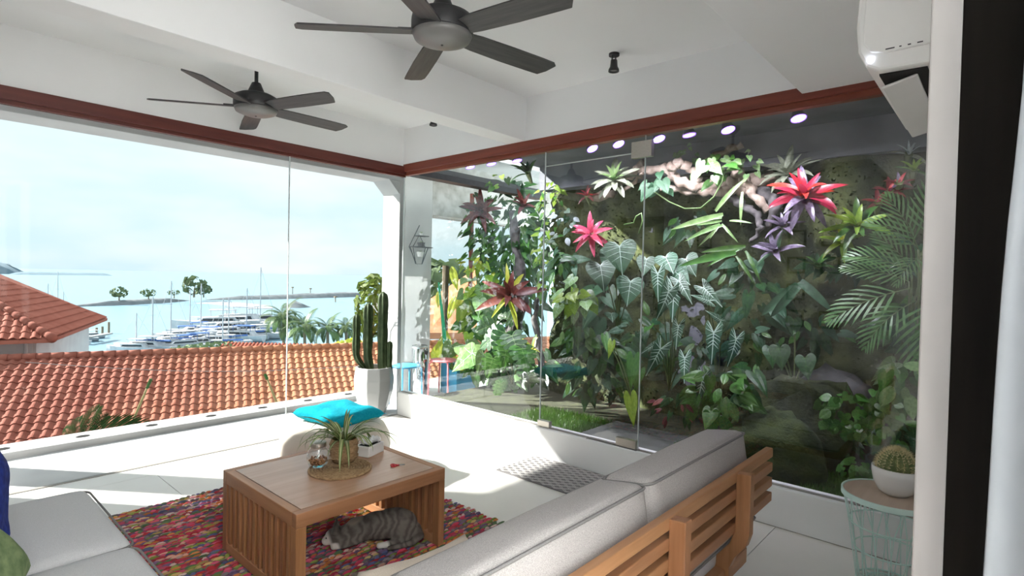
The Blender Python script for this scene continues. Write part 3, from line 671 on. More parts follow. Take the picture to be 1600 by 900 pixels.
for k, (y0, y1) in enumerate(((.15, .17), (.135, .14), (.115, .122), (.09, .102), (.06, .066))): MB().b2((-.0072, y0, .121), (-.0066, y1, .124)).build('control_mark', MT['frame'], ac)

# ---- door frame post, dark door and curtain on the right
dp = struct('door_2', 'painted frame, dark door edge and curtain of the near doorway')
MB().b2((1.24, .072, 0), (1.30, .118, 2.66)).build('frame_post', MT['post'], dp, bevel=.003)
MB().b2((1.24, -.012, 0), (1.26, .0735, 2.66)).build('door_leaf', MT['darkdoor'], dp, bevel=.002)
MB().b2((1.236, -.016, 0), (1.246, -.010, 2.66)).build('door_bead', MT['seal'], dp)
cu = thing('curtain', 'sheer pale curtain hanging at the right edge', 'curtain', (1.12, -.02, 0))
b = MB()
def cf(u, v):
    z = 2.6*(1-v); fl = .0375*max(0, (1.75-z)/1.75)**.8*(1-u)**2
    return V((.03*math.sin(u*34+z*.6)+.012*math.sin(u*13+z*2.1), 0.012-.9*u+fl*1.6+.004*math.sin(z*5), z))
b.grid(cf, 90, 26); o = b.build('cloth', MT['curtain'], cu, smooth=True); sm = o.modifiers.new('thick', 'SOLIDIFY'); sm.thickness = .003

# ---- wire side table and potted barrel cactus
sx, sy = 3.355, .415
wt = thing('side_table', 'round mint wire basket table with a pale wood top', 'table', (sx, sy, 0))
MB().lathe([(0, .436), (.205, .436), (.205, .452), (0, .452)], 48).build('top', MT['ashwood'], wt, bevel=.002)
def ring(r, z, t=.004):
    q = MB(); q.tube([V((r*math.cos(a), r*math.sin(a), z)) for a in [2*PI*j/48 for j in range(49)]], t, 6, cap=False); return q
b = MB(); b.lathe([(.206, .43), (.214, .43), (.214, .456), (.206, .456), (.206, .43)], 48); b.build('rim', MT['mint'], wt)
for r, z in ((.176, .30), (.15, .17), (.135, .005), (.09, .006), (.205, .432)): ring(r, z).build('wire_ring', MT['mint'], wt, smooth=True)
for k in range(16):
    for s_ in (1, -1):
        a = 2*PI*k/16; a1 = a+s_*.30; a2 = a+s_*.36
        b = MB(); b.tube([(.207*math.cos(a), .207*math.sin(a), .44), (.176*math.cos(a1*.5+a*.5), .176*math.sin(a1*.5+a*.5), .30), (.135*math.cos(a1), .135*math.sin(a1), .006), (.03*math.cos(a2), .03*math.sin(a2), .006)], .0026, 5); b.build('wire', MT['mint'], wt, smooth=True)
MB().lathe([(0, .002), (.035, .002), (.035, .009), (0, .009)], 16).build('base_disc', MT['mint'], wt)
pc = thing('potted_cactus', 'golden barrel cactus in a white bowl on the wire table', 'cactus', (sx+.03, sy-.018, .452))
MB().lathe([(0, 0), (.055, 0), (.078, .02), (.098, .06), (.106, .105), (.107, .135), (.101, .137), (.098, .12), (0, .12)], 40).build('bowl', MT['pot'], pc, smooth=True)
MB().lathe([(0, .124), (.098, .121)], 24).build('soil', MT['soil'], pc)
cb2 = MB(); nr = 18
def bc(u, v):
    th = PI*.5*(1-v)*1.05+.02; ph = 2*PI*u; r = .082*(1-.10*(.5+.5*math.cos(ph*nr)))
    return V((r*math.sin(th)*math.cos(ph)*1.0, r*math.sin(th)*math.sin(ph), .098*math.cos(th)*1.02+.125))
cb2.grid(bc, nr*6, 14); cb2.build('body', MT['barrel'], pc, smooth=True)
spn = MB(); random.seed(2)
for k in range(nr):
    ph = 2*PI*(k+.5)/nr
    for i in range(11):
        th = .06+i*.145; r = .083; c = V((r*math.sin(th)*math.cos(ph), r*math.sin(th)*math.sin(ph), .099*math.cos(th)+.125)); nn = V((math.sin(th)*math.cos(ph), math.sin(th)*math.sin(ph), math.cos(th)))
        for q in range(6):
            d = (nn+V((random.uniform(-1, 1), random.uniform(-1, 1), random.uniform(-1, 1)))*.75).normalized(); t1 = d.cross(V((.3, .2, 1))).normalized()*.0011; t2 = d.cross(t1).normalized()*.0011
            spn.add([c+t1, c-t1*.5+t2, c-t1*.5-t2, c+d*.026], [(0, 1, 3), (1, 2, 3), (2, 0, 3)])
tag(spn.build('spines', MT['spine'], pc, merge=False), None, kind='stuff')
kc = thing('tin_can', 'small teal and orange tin on the kerb behind the wire table', 'can', (3.70, .17, .245)); 
MB().lathe([(0, 0), (.026, 0), (.028, .003), (.028, .055), (0, .055)], 20).build('lower_band', pm('orange_print', (.55, .30, .05), None, 5, .4), kc)
MB().lathe([(.0282, .03), (.0285, .031), (.0285, .10), (.026, .103), (0, .103)], 20).build('upper_band', pm('teal_print', (.02, .38, .42), None, 5, .4), kc)
# ---- framed squares and a black opening on the left wall (seen mirrored in the garden glass)
bd = thing('picture_frame', 'black door frame on the grey left wall, mirrored in the garden glass', 'door frame', (XL, 4.35, 0))
for a, b_ in (((0, -.35, 0), (.05, -.22, 2.45)), ((0, -.35, 2.35), (.05, .45, 2.5)), ((0, .37, 0), (.05, .45, 2.45))): MB().b2(a, b_).build('frame_bar', MT['frame'], bd)
i = 0
for y in (3.35, 2.95, 2.1, 1.7):
    for z in (1.05, 1.4, 1.75, 2.1):
        i += 1
        if i in (3, 8, 14): continue
        f = thing('picture_frame', 'square framed tile mirrored in the garden glass, %s column, %s row from the bottom' % ({3.35: 'leftmost', 2.95: 'second', 2.1: 'third', 1.7: 'rightmost'}[y], {1.05: 'first', 1.4: 'second', 1.75: 'third', 2.1: 'fourth'}[z]), 'picture frame', (XL, y, z), 0, 'square tiles mirrored in the garden glass')
        for a, b_ in (((0, -.11, -.11), (.02, .11, -.085)), ((0, -.11, .085), (.02, .11, .11)), ((0, -.11, -.085), (.02, -.085, .085)), ((0, .085, -.085), (.02, .11, .085))): MB().b2(a, b_).build('frame_bar', MT['frame'], f)
        pt = MB(); pt.b2((.001, -.085, -.085), (.006, .085, .085)); pt.build('backing', MT['wallgrey'], f)
        for k in range(5):
            MB().box((.009, 0, 0), (.004, .20-abs(k-2)*.07, .012), Euler((math.radians(45), 0, 0)).to_matrix()).build('stripe', MT['paper'], f, loc=(0, (k-2)*.025, -(k-2)*.025))

# ================================================================== OUTSIDE: SEA, MARINA, ROOFS
SEA = -12.0
def hexl(*c): return tuple(c)
m_, t_, b_ = new_mat('sea_water'); n_ = t_.nodes.new; l_ = t_.links.new
tc_ = n_('ShaderNodeTexCoord'); mp_ = n_('ShaderNodeMapping'); mp_.inputs['Scale'].default_value = (.02, .05, 1); l_(tc_.outputs['Object'], mp_.inputs[0])
ns_ = n_('ShaderNodeTexNoise'); ns_.inputs['Scale'].default_value = 1; ns_.inputs['Detail'].default_value = 5; l_(mp_.outputs[0], ns_.inputs['Vector'])
mx_ = n_('ShaderNodeMixRGB'); mx_.inputs[1].default_value = (.20, .34, .42, 1); mx_.inputs[2].default_value = (.25, .395, .475, 1); l_(ns_.outputs[0], mx_.inputs[0]); l_(mx_.outputs[0], b_.inputs['Base Color'])
b_.inputs['Roughness'].default_value = .35; b_.inputs['Specular IOR Level'].default_value = .5

sea = MB(); sea.grid(lambda u, v: V((lerp(-6000, 6000, u), lerp(25, 6500, v), SEA)), 24, 24); so = sea.build('sea', m_); tag(so, 'calm pale blue sea beyond the marina', 'sea', kind='structure')
# rocky breakwaters
MT['rock_far'] = pm('breakwater_stone', (.17, .19, .20), (.26, .28, .29), .4, .9, .4, detail=6)
MT['sand'] = pm('sandbar', (.40, .40, .38), (.30, .32, .32), .2, .9)
def mound(name, label, pxs, wd, ht, mt, cat='breakwater'):
    P = [on_z(x, y, SEA) for x, y in pxs]; b = MB(); rows = []
    for i in range(len(P)-1):
        n = max(2, int((P[i+1]-P[i]).length/8))
        for k in range(n+(i == len(P)-2)): rows.append(P[i].lerp(P[i+1], k/n))
    vs = []; K = 7
    for i, p in enumerate(rows):
        d = (rows[min(i+1, len(rows)-1)]-rows[max(i-1, 0)]).normalized(); s_ = V((-d.y, d.x, 0)); e_ = min(1, i/2, (len(rows)-1-i)/2)*.9+.1
        for k in range(K):
            u = k/(K-1)*2-1; h = (1-abs(u)**1.5)*ht*e_*(1+.35*mnoise.noise(p*.07+V((k, 0, 0)))); vs.append(p+s_*(u*wd*e_)+V((0, 0, h-.3)))
    b.add(vs, [(i*K+k, (i+1)*K+k, (i+1)*K+k+1, i*K+k+1) for i in range(len(rows)-1) for k in range(K-1)])
    return tag(b.build(name, mt, smooth=True), label, cat)
mound('breakwater', 'long grey stone breakwater running from the roof to the tree clump', [(95, 480), (170, 477), (240, 473.5), (300, 469.5)], 3.5, 2.0, MT['rock_far'])
mound('breakwater', 'thin far breakwater from the tree clump to the column', [(315, 469), (430, 467), (520, 464.5), (640, 461)], 5, 2.6, MT['rock_far'])
mound('sandbar', 'pale sandbar in front of the far breakwater', [(285, 474), (340, 474), (400, 478), (440, 481)], 7, 1.1, MT['sand'], 'sandbar')
mound('breakwater', 'short dark rock spit behind the palms', [(440, 481), (460, 480.5), (486, 480)], 5, 2.4, MT['rock_far'])
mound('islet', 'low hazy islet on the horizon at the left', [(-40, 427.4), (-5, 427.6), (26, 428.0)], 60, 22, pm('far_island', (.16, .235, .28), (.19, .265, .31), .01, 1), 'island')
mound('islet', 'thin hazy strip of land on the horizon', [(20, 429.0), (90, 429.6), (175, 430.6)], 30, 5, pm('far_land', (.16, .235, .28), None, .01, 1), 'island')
# ---- trees
MT['bark'] = pm('bark', (.20, .15, .10), (.30, .24, .17), 10, .9, .4)
MT['foliage'] = pm('far_foliage', (.10, .15, .07), (.19, .25, .12), .8, .8, rnd=.2, trans=.2)
def bush(name, label, c, r, n=260, cat='tree', mt=None, trunk=0, group=None, ls=.16):
    t = thing(name, label, cat, c, 0, group); b = MB()
    for i in range(n):
        d = V((random.gauss(0, 1), random.gauss(0, 1), random.gauss(0, 1))).normalized(); q = random.uniform(.55, 1)**.5
        p = V((d.x*r[0], d.y*r[1], d.z*r[2]))*q+V((0, 0, trunk+r[2]))
        a = V((random.gauss(0, 1), random.gauss(0, 1), random.gauss(0, 1))).normalized(); s_ = min(r)*ls*random.uniform(.6, 1.5)*2
        u = a.cross(d+V((.01, 0, 0))).normalized()*s_; v = a*s_*.6
        b.add([p-u, p+v, p+u, p-v], [(0, 1, 2, 3)])
    tag(b.build('foliage', mt or MT['foliage'], t, merge=False), None, kind='stuff')
    q = MB(); q.tube([(0, 0, 0), (.02*r[0], 0, trunk+r[2]*.5), (.1*r[0], .05*r[1], trunk+r[2])], [max(.02, r[0]*.09), r[0]*.06, r[0]*.03], 6); q.build('trunk', MT['bark'], t)
    return t
random.seed(21)
for x, y, rw, rh, lb in ((186, 476, 3.2, 2.0, 'small round tree on the breakwater above the roof corner'), (232, 474, 3.0, 1.6, 'low flat tree on the breakwater beside a mast'), (272, 471.5, 2.6, 1.2, 'small shrub on the breakwater right of the tallest left mast'), (303, 470, 5.0, 4.2, 'windswept tree clump where the breakwaters meet'), (318, 470, 3.4, 2.6, 'low bush right of the windswept clump on the breakwater')):
    bush('shore_tree', lb, on_z(x, y, SEA)+V((0, 0, 1.5)), (rw, rw*.7, rh), 70, trunk=1.2, ls=.20)
# ---- marina boats
MT['hull'] = pm('gelcoat', (.66, .67, .68), (.52, .54, .56), .6, .35)
MT['bluecanvas'] = pm('blue_canvas', (.04, .12, .36), (.08, .18, .46), 1, .7)
MT['window'] = pm('dark_window', (.04, .05, .06), None, 1, .2)
MT['mast'] = pm('mast_alloy', (.50, .52, .54), (.4, .42, .44), 2, .4)
def hull_mesh(L, W, H):
    b = MB(); n = 10
    def f(u, v):
        x = (u-.5)*L; wd = W/2*(1-max(0, (u-.45)/.55)**2.2)*(0.85+.15*min(1, u*4)); a = (v-.5)*2
        return V((x+(.06*L*u if abs(a) < 1.01 else 0), wd*a*(1 if abs(a) < .999 else 1), H*(abs(a)**2.2)*(1+.35*u*u)))
    b.grid(f, n, 8); dk = []
    for i in range(n):
        p, q, r, s_ = f(i/n, 0), f((i+1)/n, 0), f((i+1)/n, 1), f(i/n, 1); b.add([p, q, r, s_], [(0, 1, 2, 3)])
    p = [f(0, j/8) for j in range(9)]; b.add(p, [tuple(range(9))]); return b.mesh('hull', MT['hull'], False)
HM = hull_mesh(10, 3.0, 1.3)
cabA = MB(); cabA.prism([(-3.6, 1.1), (2.6, 1.2), (1.4, 2.1), (-2.6, 2.2)], 'y', -1.05, 1.05); cabA = cabA.mesh('cabin', MT['hull'])
winA = MB(); winA.prism([(-2.8, 1.55), (1.8, 1.55), (1.45, 1.95), (-2.6, 1.95)], 'y', -1.08, 1.08); winA = winA.mesh('window_band', MT['window'])
flyA = MB(); flyA.prism([(-3.0, 3.1), (.8, 3.1), (.6, 3.22), (-2.9, 3.22)], 'y', -1.1, 1.1)
for x in (-2.8, .5):
    for y in (-1, 1): flyA.tube([(x, y, 2.1), (x, y, 3.15)], .05, 5)
flyB = flyA.mesh('canopy', MT['bluecanvas']); flyA = flyA.mesh('canopy', MT['hull'])
mastM = MB(); mastM.tube([(0, 0, 0), (0, 0, 1)], [.008, .005], 6)
mastM = MB(); mastM.tube([(.5, 0, 1), (.45, 0, 14)], [.17, .12], 6); mastM.tube([(.48, -1.0, 9.2), (.48, 1.0, 9.2)], .05, 5); mastM = mastM.mesh('mast', MT['mast'])
boomM = MB(); boomM.tube([(.4, 0, 2.5), (-4, 0, 2.6)], .22, 6); boomM = boomM.mesh('sail_cover', MT['bluecanvas'])
stay = MB(); stay.tube([(5.2, 0, 1.6), (.45, 0, 13.6)], .035, 4); stay.tube([(-4.8, 0, 1.2), (.45, 0, 13.8)], .035, 4); stay = stay.mesh('stay', MT['mast'])
def boat(px, py, sc, rot, kind, label, group, mast=1.0, blue=False):
    p = on_z(px, py, SEA); t = thing('sailing_boat' if kind == 's' else 'motor_boat', label, 'boat', p, rot, group); t.scale = (sc, sc, sc)
    inst('hull', HM, t); inst('cabin', cabA, t, Matrix.Diagonal((.8, .8, .7, 1)) if kind == 's' else None)
    if kind == 's':
        inst('mast', mastM, t, Matrix.Diagonal((1, 1, mast, 1))); inst('sail_cover', boomM, t); inst('stay', stay, t, Matrix.Diagonal((1, 1, mast, 1)))
    else: inst('window_band', winA, t); inst('canopy', flyB if blue else flyA, t)
    return t
masts = [(216, 548, 5.8, 'second'), (241, 549, 4.6, 0), (270, 545, 1, 0), (299, 525, 0, 0), (316, 530, 0, 0), (351, 548, 0, 0), (360, 541, 0, 0), (388, 533, 0, 0), (409, 527, 0, 0), (92, 505, 0, 0), (77, 507, 0, 0), (101, 508, 0, 0)]
top = {216: 489, 241: 463, 270: 439, 299: 452, 316: 443, 351: 466, 360: 465, 388: 450, 409: 418, 92: 424, 77: 443, 101: 456}
order = sorted(top); nm = ['first', 'second', 'third', 'fourth', 'fifth', 'sixth', 'seventh', 'eighth', 'ninth', 'tenth', 'eleventh', 'twelfth']
random.seed(4)
for x, y, _, _ in masts:
    p = on_z(x, y, SEA); d = (p-CAM).dot(_F); hz = (y-top[x])*d/F_PX; sc = .62 if x < 120 else .72
    boat(x, y, sc, random.uniform(-.5, .5)+2.6, 's', 'moored sailing boat under the %s mast from the left' % nm[order.index(x)], 'sailing boats in the marina', (hz/sc)/14)
mb = [(206, 551, .7, 0), (224, 549, .8, 0), (250, 547, .85, 0), (262, 541, .8, 0), (283, 547, .8, 1), (300, 545, .85, 1), (312, 538, .9, 0), (330, 540, .85, 0), (343, 546, .8, 0), (283, 531, .85, 1), (303, 525, .9, 1), (325, 526, .9, 0), (345, 528, 1.0, 0), (372, 534, 1.0, 1), (398, 531, .95, 0), (412, 524, .9, 0), (335, 517, 1.5, 0), (365, 515, 1.7, 0), (395, 512, 1.5, 0), (115, 538, .55, 0), (128, 534, .5, 0), (139, 529, .5, 0), (118, 526, .5, 0), (270, 536, .8, 0), (292, 538, .8, 0), (352, 534, .9, 0), (322, 533, .85, 1), (383, 524, 1.0, 0), (356, 522, 1.2, 0)]
ordn = nm+['thirteenth', 'fourteenth', 'fifteenth', 'sixteenth', 'seventeenth', 'eighteenth']
def bclass(q): return 'blue' if q[3] else ('large' if q[2] >= 1.4 else ('house' if q[0] < 150 else 'white'))
for q in mb:
    x, y, s_, bl = q; cl = bclass(q); k = sorted([r for r in mb if bclass(r) == cl]).index(q)
    lab = {'blue': '%s from the left of the marina boats with a blue canopy', 'large': '%s from the left of the large white motor yachts behind', 'house': '%s from the left of the small boats beside the house roof', 'white': '%s from the left of the plain white marina motor boats'}[cl] % ordn[k]
    boat(x, y, s_, random.uniform(2.2, 3.3), 'm', lab, {'blue': 'blue canopied boats', 'large': 'large yachts', 'house': 'boats by the left house', 'white': 'white boats in the marina'}[cl], 1, bl)
# jetty posts
jt = thing('jetty', 'short wooden jetty on posts beside the left house roof', 'jetty', (0, 0, 0))
for x, y in ((151, 526), (170, 521), (160, 524)):
    p = on_z(x, y, SEA); b = MB(); b.tube([p+V((0, 0, -.5)), p+V((0, 0, 2.4 if x == 170 else 1.8))], .22, 6); b.build('post', MT['bark'], jt)
pa, pb_ = on_z(138, 527, SEA+1.2), on_z(171, 521, SEA+1.2); b = MB(); dd = (pb_-pa); b.box((pa+pb_)/2, (dd.length, 1.2, .25), Matrix.Rotation(math.atan2(dd.y, dd.x), 3, 'Z')); b.build('deck', MT['sand'], jt)
# channel markers
for i, (x, y, ln) in enumerate(((457, 459, 10), (485, 460, 9), (524, 472, 8))):
    p = on_z(x, y, SEA); mk = thing('channel_marker', ('left', 'middle', 'right')[i]+' of three thin channel marker posts in the sea', 'marker', p); b = MB(); h = ln*(p-CAM).dot(_F)/F_PX; b.tube([(0, 0, -1), (0, 0, h)], .25, 6); b.build('post', MT['bark'], mk); b = MB(); b.box((0, 0, h), (1.2, 1.2, .7)); b.build('head', MT['bark'], mk)

# ---- clay tile roofs
def claymat(name, c1, c2, c3, c4, nx, lo, hi):
    """clay: pinker and darker to one side, more orange to the other, speckled, each tile a little different"""
    m, t, b = new_mat(name); n = t.nodes.new; l = t.links.new
    ge = n('ShaderNodeNewGeometry'); dt = n('ShaderNodeVectorMath'); dt.operation = 'DOT_PRODUCT'; l(ge.outputs['Position'], dt.inputs[0]); dt.inputs[1].default_value = nx
    n0 = n('ShaderNodeTexNoise'); n0.inputs['Scale'].default_value = .35; l(ge.outputs['Position'], n0.inputs['Vector'])
    ad = n('ShaderNodeMath'); ad.operation = 'MULTIPLY_ADD'; l(n0.outputs[0], ad.inputs[0]); ad.inputs[1].default_value = 6; l(dt.outputs['Value'], ad.inputs[2])
    mr = n('ShaderNodeMapRange'); mr.inputs[1].default_value = lo; mr.inputs[2].default_value = hi; l(ad.outputs[0], mr.inputs[0])
    n1 = n('ShaderNodeTexNoise'); n1.inputs['Scale'].default_value = 2.6; n1.inputs['Detail'].default_value = 5; l(ge.outputs['Position'], n1.inputs['Vector'])
    q = n('ShaderNodeMapRange'); q.inputs[1].default_value = .35; q.inputs[2].default_value = .65; l(n1.outputs[0], q.inputs[0])
    a = n('ShaderNodeMixRGB'); a.inputs[1].default_value = c1+(1,); a.inputs[2].default_value = c2+(1,); l(q.outputs[0], a.inputs[0])
    c = n('ShaderNodeMixRGB'); c.inputs[1].default_value = c3+(1,); c.inputs[2].default_value = c4+(1,); l(q.outputs[0], c.inputs[0])
    f = n('ShaderNodeMixRGB'); l(mr.outputs[0], f.inputs[0]); l(a.outputs[0], f.inputs[1]); l(c.outputs[0], f.inputs[2]); l(f.outputs[0], b.inputs['Base Color']); b.inputs['Roughness'].default_value = .85; b.inputs['Specular IOR Level'].default_value = .2
    return m
UR = V((math.cos(math.radians(-21)), math.sin(math.radians(-21)), 0)); UP_ = V((-UR.y, UR.x, 0))
RP = at(354, 549, 21.0); p1 = RP.dot(UR)
MT['clay'] = claymat('clay_tiles', (.27, .083, .056), (.36, .13, .09), (.50, .20, .095), (.58, .27, .155), tuple(UR), p1-3.5+3, p1+3.5+3)
MT['clay2'] = claymat('clay_tiles_red', (.30, .09, .06), (.39, .13, .09), (.35, .115, .075), (.43, .16, .11), tuple(UR), p1-30, p1+30)
def tile_mesh(W, L, mt, h=.055):
    b = MB(); n = 7; pr = []
    for i in range(n+1):
        u = i/n; z = h*math.sin(PI*min(1, u/.72)) if u < .72 else -.012*math.sin(PI*(u-.72)/.28)
        pr.append((u*W, z))
    lo = [V((x, 0, z+.035)) for x, z in pr]; hi = [V((x, L*1.06, z)) for x, z in pr]; lip = [V((x, .004, z+.006)) for x, z in pr]; K = n+1
    b.add(hi+lo+lip, [(i, i+1, K+i+1, K+i) for i in range(n)]+[(K+i, K+i+1, 2*K+i+1, 2*K+i) for i in range(n)])
    return b.mesh('roof_tile', mt, False)
def tile_field(root, O, U, D, W, L, cols, rows, mt, inside, nbest, vis):
    """tiles on a slope: O ridge start, U along the ridge, D down the slope; the nbest largest in view are parts of their own"""
    Nn = U.cross(-D).normalized(); me = tile_mesh(W, L, mt); R_ = Matrix(((U.x, -D.x, Nn.x), (U.y, -D.y, Nn.y), (U.z, -D.z, Nn.z))).to_4x4()
    spots = []
    for i in range(*cols):
        for j in range(rows):
            c = O+U*(i*W)+D*((j+1)*L)
            if not inside(c+U*W*.5-D*L*.5): continue
            q = c-CAM; f = q.dot(_F); px, py = 800+F_PX*q.dot(_R)/f, 450-F_PX*q.dot(_U)/f
            spots.append((0 if vis(px, py) else 1, f, c))
    spots.sort(key=lambda s_: (s_[0], s_[1])); rest = MB()
    vv = [v.co.copy() for v in me.vertices]; ff = [tuple(p.vertices) for p in me.polygons]
    for k, (s_, f, c) in enumerate(spots):
        M_ = Matrix.Translation(c) @ R_
        if k < nbest and s_ == 0: inst('roof_tile', me, root, M_)
        else: rest.add([M_ @ q for q in vv], ff)
    if rest.v: tag(rest.build('roof_tiles_rest', mt, root, merge=False), None, kind='stuff')
def slab(root, pts, th, mt, name='roof_board'):
    b = MB(); n = len(pts); lo = [V(p)-V((0, 0, th)) for p in pts]; b.add(list(pts)+lo, [tuple(range(n)), tuple(range(n, 2*n))[::-1]]+[(i, (i+1) % n, n+(i+1) % n, n+i) for i in range(n)]); return b.build(name, mt, root)
th = math.radians(28.5); DN = (-UP_*math.cos(th)-V((0, 0, math.sin(th))))
r1 = thing('tiled_roof', 'long orange clay tile roof just below the balcony', 'roof', (0, 0, 0))
tile_field(r1, RP, UR, DN, .262, .325, (-50, 62), 20, MT['clay'], lambda c: True, 300, lambda px, py: -8 < px < 600 and py < 712-.174*px+4-10)
E0, E1 = RP-UR*13.2, RP+UR*16.3
slab(r1, [E0-V((0, 0, .03)), E1-V((0, 0, .03)), E1+DN*6.6-V((0, 0, .03)), E0+DN*6.6-V((0, 0, .03))], .1, MT['clay2'])
bk = UP_*math.cos(th)-V((0, 0, math.sin(th))); slab(r1, [E0-V((0, 0, .03)), E0+bk*5, E1+bk*5, E1-V((0, 0, .03))], .1, MT['clay2'])
rc = MB(); rc.tube([V((0, 0, .05)), V((.19, 0, .055)), V((.38, 0, .05))], [.115, .12, .135], 10); rc = rc.mesh('ridge_tile', MT['clay'], True)
Rr = frame(UR, V((0, 0, 1))).to_4x4()
for k in range(int(29.4/.36)): inst('ridge_tile', rc, r1, Matrix.Translation(E0+UR*(k*.36)) @ Rr)
wbase = MB(); q0, q1 = E0+DN*6.2, E1+DN*6.2
MB().add([q0-V((0, 0, .2)), q1-V((0, 0, .2)), q1-V((0, 0, 8)), q0-V((0, 0, 8))], [(0, 1, 2, 3)]).build('house_wall', MT['outwhite'], r1)
# power cable across the roof
cbm = MB(); pa, pb_ = at(40, 566, 17.5), at(575, 571, 20); cbm.tube([pa.lerp(pb_, i/20)-V((0, 0, .25*math.sin(PI*i/20))) for i in range(21)], .011, 5); tag(cbm.build('roof_cable', pm('cable', (.30, .27, .25), None, 4, .6)), 'thin grey cable strung across the long tiled roof', 'cable')
# the further, smaller roof strip
r2 = thing('tiled_roof', 'far low clay roof strip in front of the palms', 'roof', (0, 0, 0))
A_, B_ = at(352, 535.5, 46), at(575, 533, 46); dA = (B_-A_); dA.z = 0; u2 = dA.normalized(); d2 = V((u2.y, -u2.x, 0))*math.cos(.45)-V((0, 0, math.sin(.45)))
for i in range(int(dA.length/.30)):
    b = MB(); o_ = A_+u2*(i*.30); b.tube([o_, o_+d2*2.6], .13, 6); 
    b.build('tile_row', MT['clay2'], r2)
slab(r2, [A_, A_+u2*dA.length, A_+u2*dA.length+d2*2.6, A_+d2*2.6], .1, MT['clay2'])
# ---- neighbouring hip-roofed house on the left
hs = thing('neighbour_house', 'white house with a hipped red clay roof at the left', 'house', (0, 0, 0))
C_ = at(80, 530, 19.0); zc = C_.z
E2 = on_z(168, 497, zc); E1_ = on_z(-60, 535, zc)
u1 = (E1_-C_).normalized(); u2 = (E2-C_).normalized(); bs = (u1+u2).normalized(); pit = math.radians(30)
lp = 1/math.sin(math.acos(max(-1, min(1, u1.dot(u2))))/2)
hipd = bs+V((0, 0, math.tan(pit)*math.sqrt(max(.05, 1-(bs.dot(u1))**2))))
Ht = C_+hipd*9.5
n1 = (u1.cross(hipd)).normalized(); n2 = (u2.cross(hipd)).normalized()
if n1.z < 0: n1 = -n1
if n2.z < 0: n2 = -n2
E1x = C_+u1*14; 
slab(hs, [C_, E1x, Ht+u1*4, Ht], .12, MT['clay2']); slab(hs, [C_, Ht, Ht+u2*.5, E2+(Ht-C_)*.0+V((0, 0, 0)), ], .12, MT['clay2'], 'roof_board')
for (ua, nn, ref, nb) in ((u1, n1, u1, 150), (u2, n2, u2, 60)):
    up = nn.cross(ua).normalized()
    if up.z < 0: up = -up
    U_ = ua if ua.cross(up).dot(nn) > 0 else -ua
    L_ = (E2-C_).length if ua is u2 else 14
    top_ = up*7.2
    def ins(c, ua=ua, up=up, L_=L_, hd=hipd, second=(ua is u2)):
        q = c-C_; a = q.dot(ua); h = q.dot(up)
        if h < 0 or h > 7.2: return False
        hx = hd.dot(ua)/hd.dot(up)*h
        return a > hx and a < (L_-hx if second else L_)
    O_ = C_+up*7.2+(V((0, 0, .03)))
    tile_field(hs, O_, U_, -up, .27, .36, (-60, 60), 20, MT['clay2'], ins, nb, lambda px, py: -8 < px < 175 and 430 < py < 545)
hr = MB(); Rh = frame(hipd, V((0, 0, 1))).to_4x4()
ht_ = MB(); ht_.tube([V((0, 0, .05)), V((.42, 0, .06))], [.15, .12], 10); ht_ = ht_.mesh('hip_tile', MT['clay'], True)
for k in range(24): inst('hip_tile', ht_, hs, Matrix.Translation(C_+hipd.normalized()*(k*.40-.1)) @ Rh)
i1 = C_+(u1+u2)*.5; 
def wallq(a, b_, z0, z1, nm, mt=None):
    d = b_-a; d.z = 0; b = MB(); b.box(((a.x+b_.x)/2, (a.y+b_.y)/2, (z0+z1)/2), (d.length, .2, z1-z0), Matrix.Rotation(math.atan2(d.y, d.x), 3, 'Z')); return b.build(nm, mt or MT['outwhite'], hs)
wc = C_+u1*.7+u2*.9
wallq(wc, wc+u1*12, zc-6, zc-.05, 'wall'); wallq(wc, wc+u2*((E2-C_).length-1.6), zc-6, zc-.05, 'wall')
wn_ = wc+u1*2.1-u2*.12; wallq(wn_, wn_+u1*1.1, zc-.9, zc-.1, 'window_frame', MT['frame']); wn_ -= u2*.06; wallq(wn_+u1*.08, wn_+u1*1.02, zc-.82, zc-.18, 'window_pane', MT['window'])
gp = MB(); gp.tube([wc-u2*.12+u1*.15+V((0, 0, -.1)), wc-u2*.12+u1*.15+V((0, 0, -6))], .06, 8); gp.build('drain_pipe', MT['outwhite'], hs)
# small far gable right of that house
r3 = thing('tiled_roof', 'small red roof corner between the house and the long roof', 'roof', (0, 0, 0))
A_ = at(108, 547, 30); slab(r3, [A_, at(145, 557, 29), at(150, 580, 27), at(100, 580, 27)], .2, MT['clay2'])

# ---- coconut palms beyond the roofs
fm = [frond_mesh('frond', [leafmat('coconut_leaf', (.09, .15, .05), (.17, .24, .09), 2), LM['stalk']], 1.0, 22, .30, .030, a, .05, .10, 60, 1.6) for a in (1.2, 1.7, 2.3)]
def palm(label, px, ytop, ybase, d, L, seed, n=20):
    random.seed(seed); P = at(px, ytop, d); t = thing('palm_tree', label, 'palm', P-V((0, 0, 9)))
    b = MB(); b.tube([(.15, 0, 0), (.2, .1, 3), (.05, 0, 6.5), (0, 0, 9)], [.24, .2, .17, .15], 8); b.build('trunk', MT['bark'], t)
    for k in range(n):
        a = k*2.399+random.uniform(-.25, .25); el = lerp(1.35, -.35, (k/n)**.8); dr = V((math.cos(a)*math.cos(el), math.sin(a)*math.cos(el), math.sin(el)))
        inst('frond', fm[k % 3], t, Matrix.Translation((0, 0, 9)) @ frame(dr, V((0, 0, 1))).to_4x4() @ Matrix.Scale(L*random.uniform(.85, 1.1), 4))
palm('tallest coconut palm, leftmost of the four beyond the roofs', 443, 497, 535, 60, 2.9, 1, 24)
palm('coconut palm second from the left beyond the roofs', 476, 512, 535, 58, 2.5, 2)
palm('coconut palm third from the left beyond the roofs', 512, 513, 535, 58, 2.3, 3)
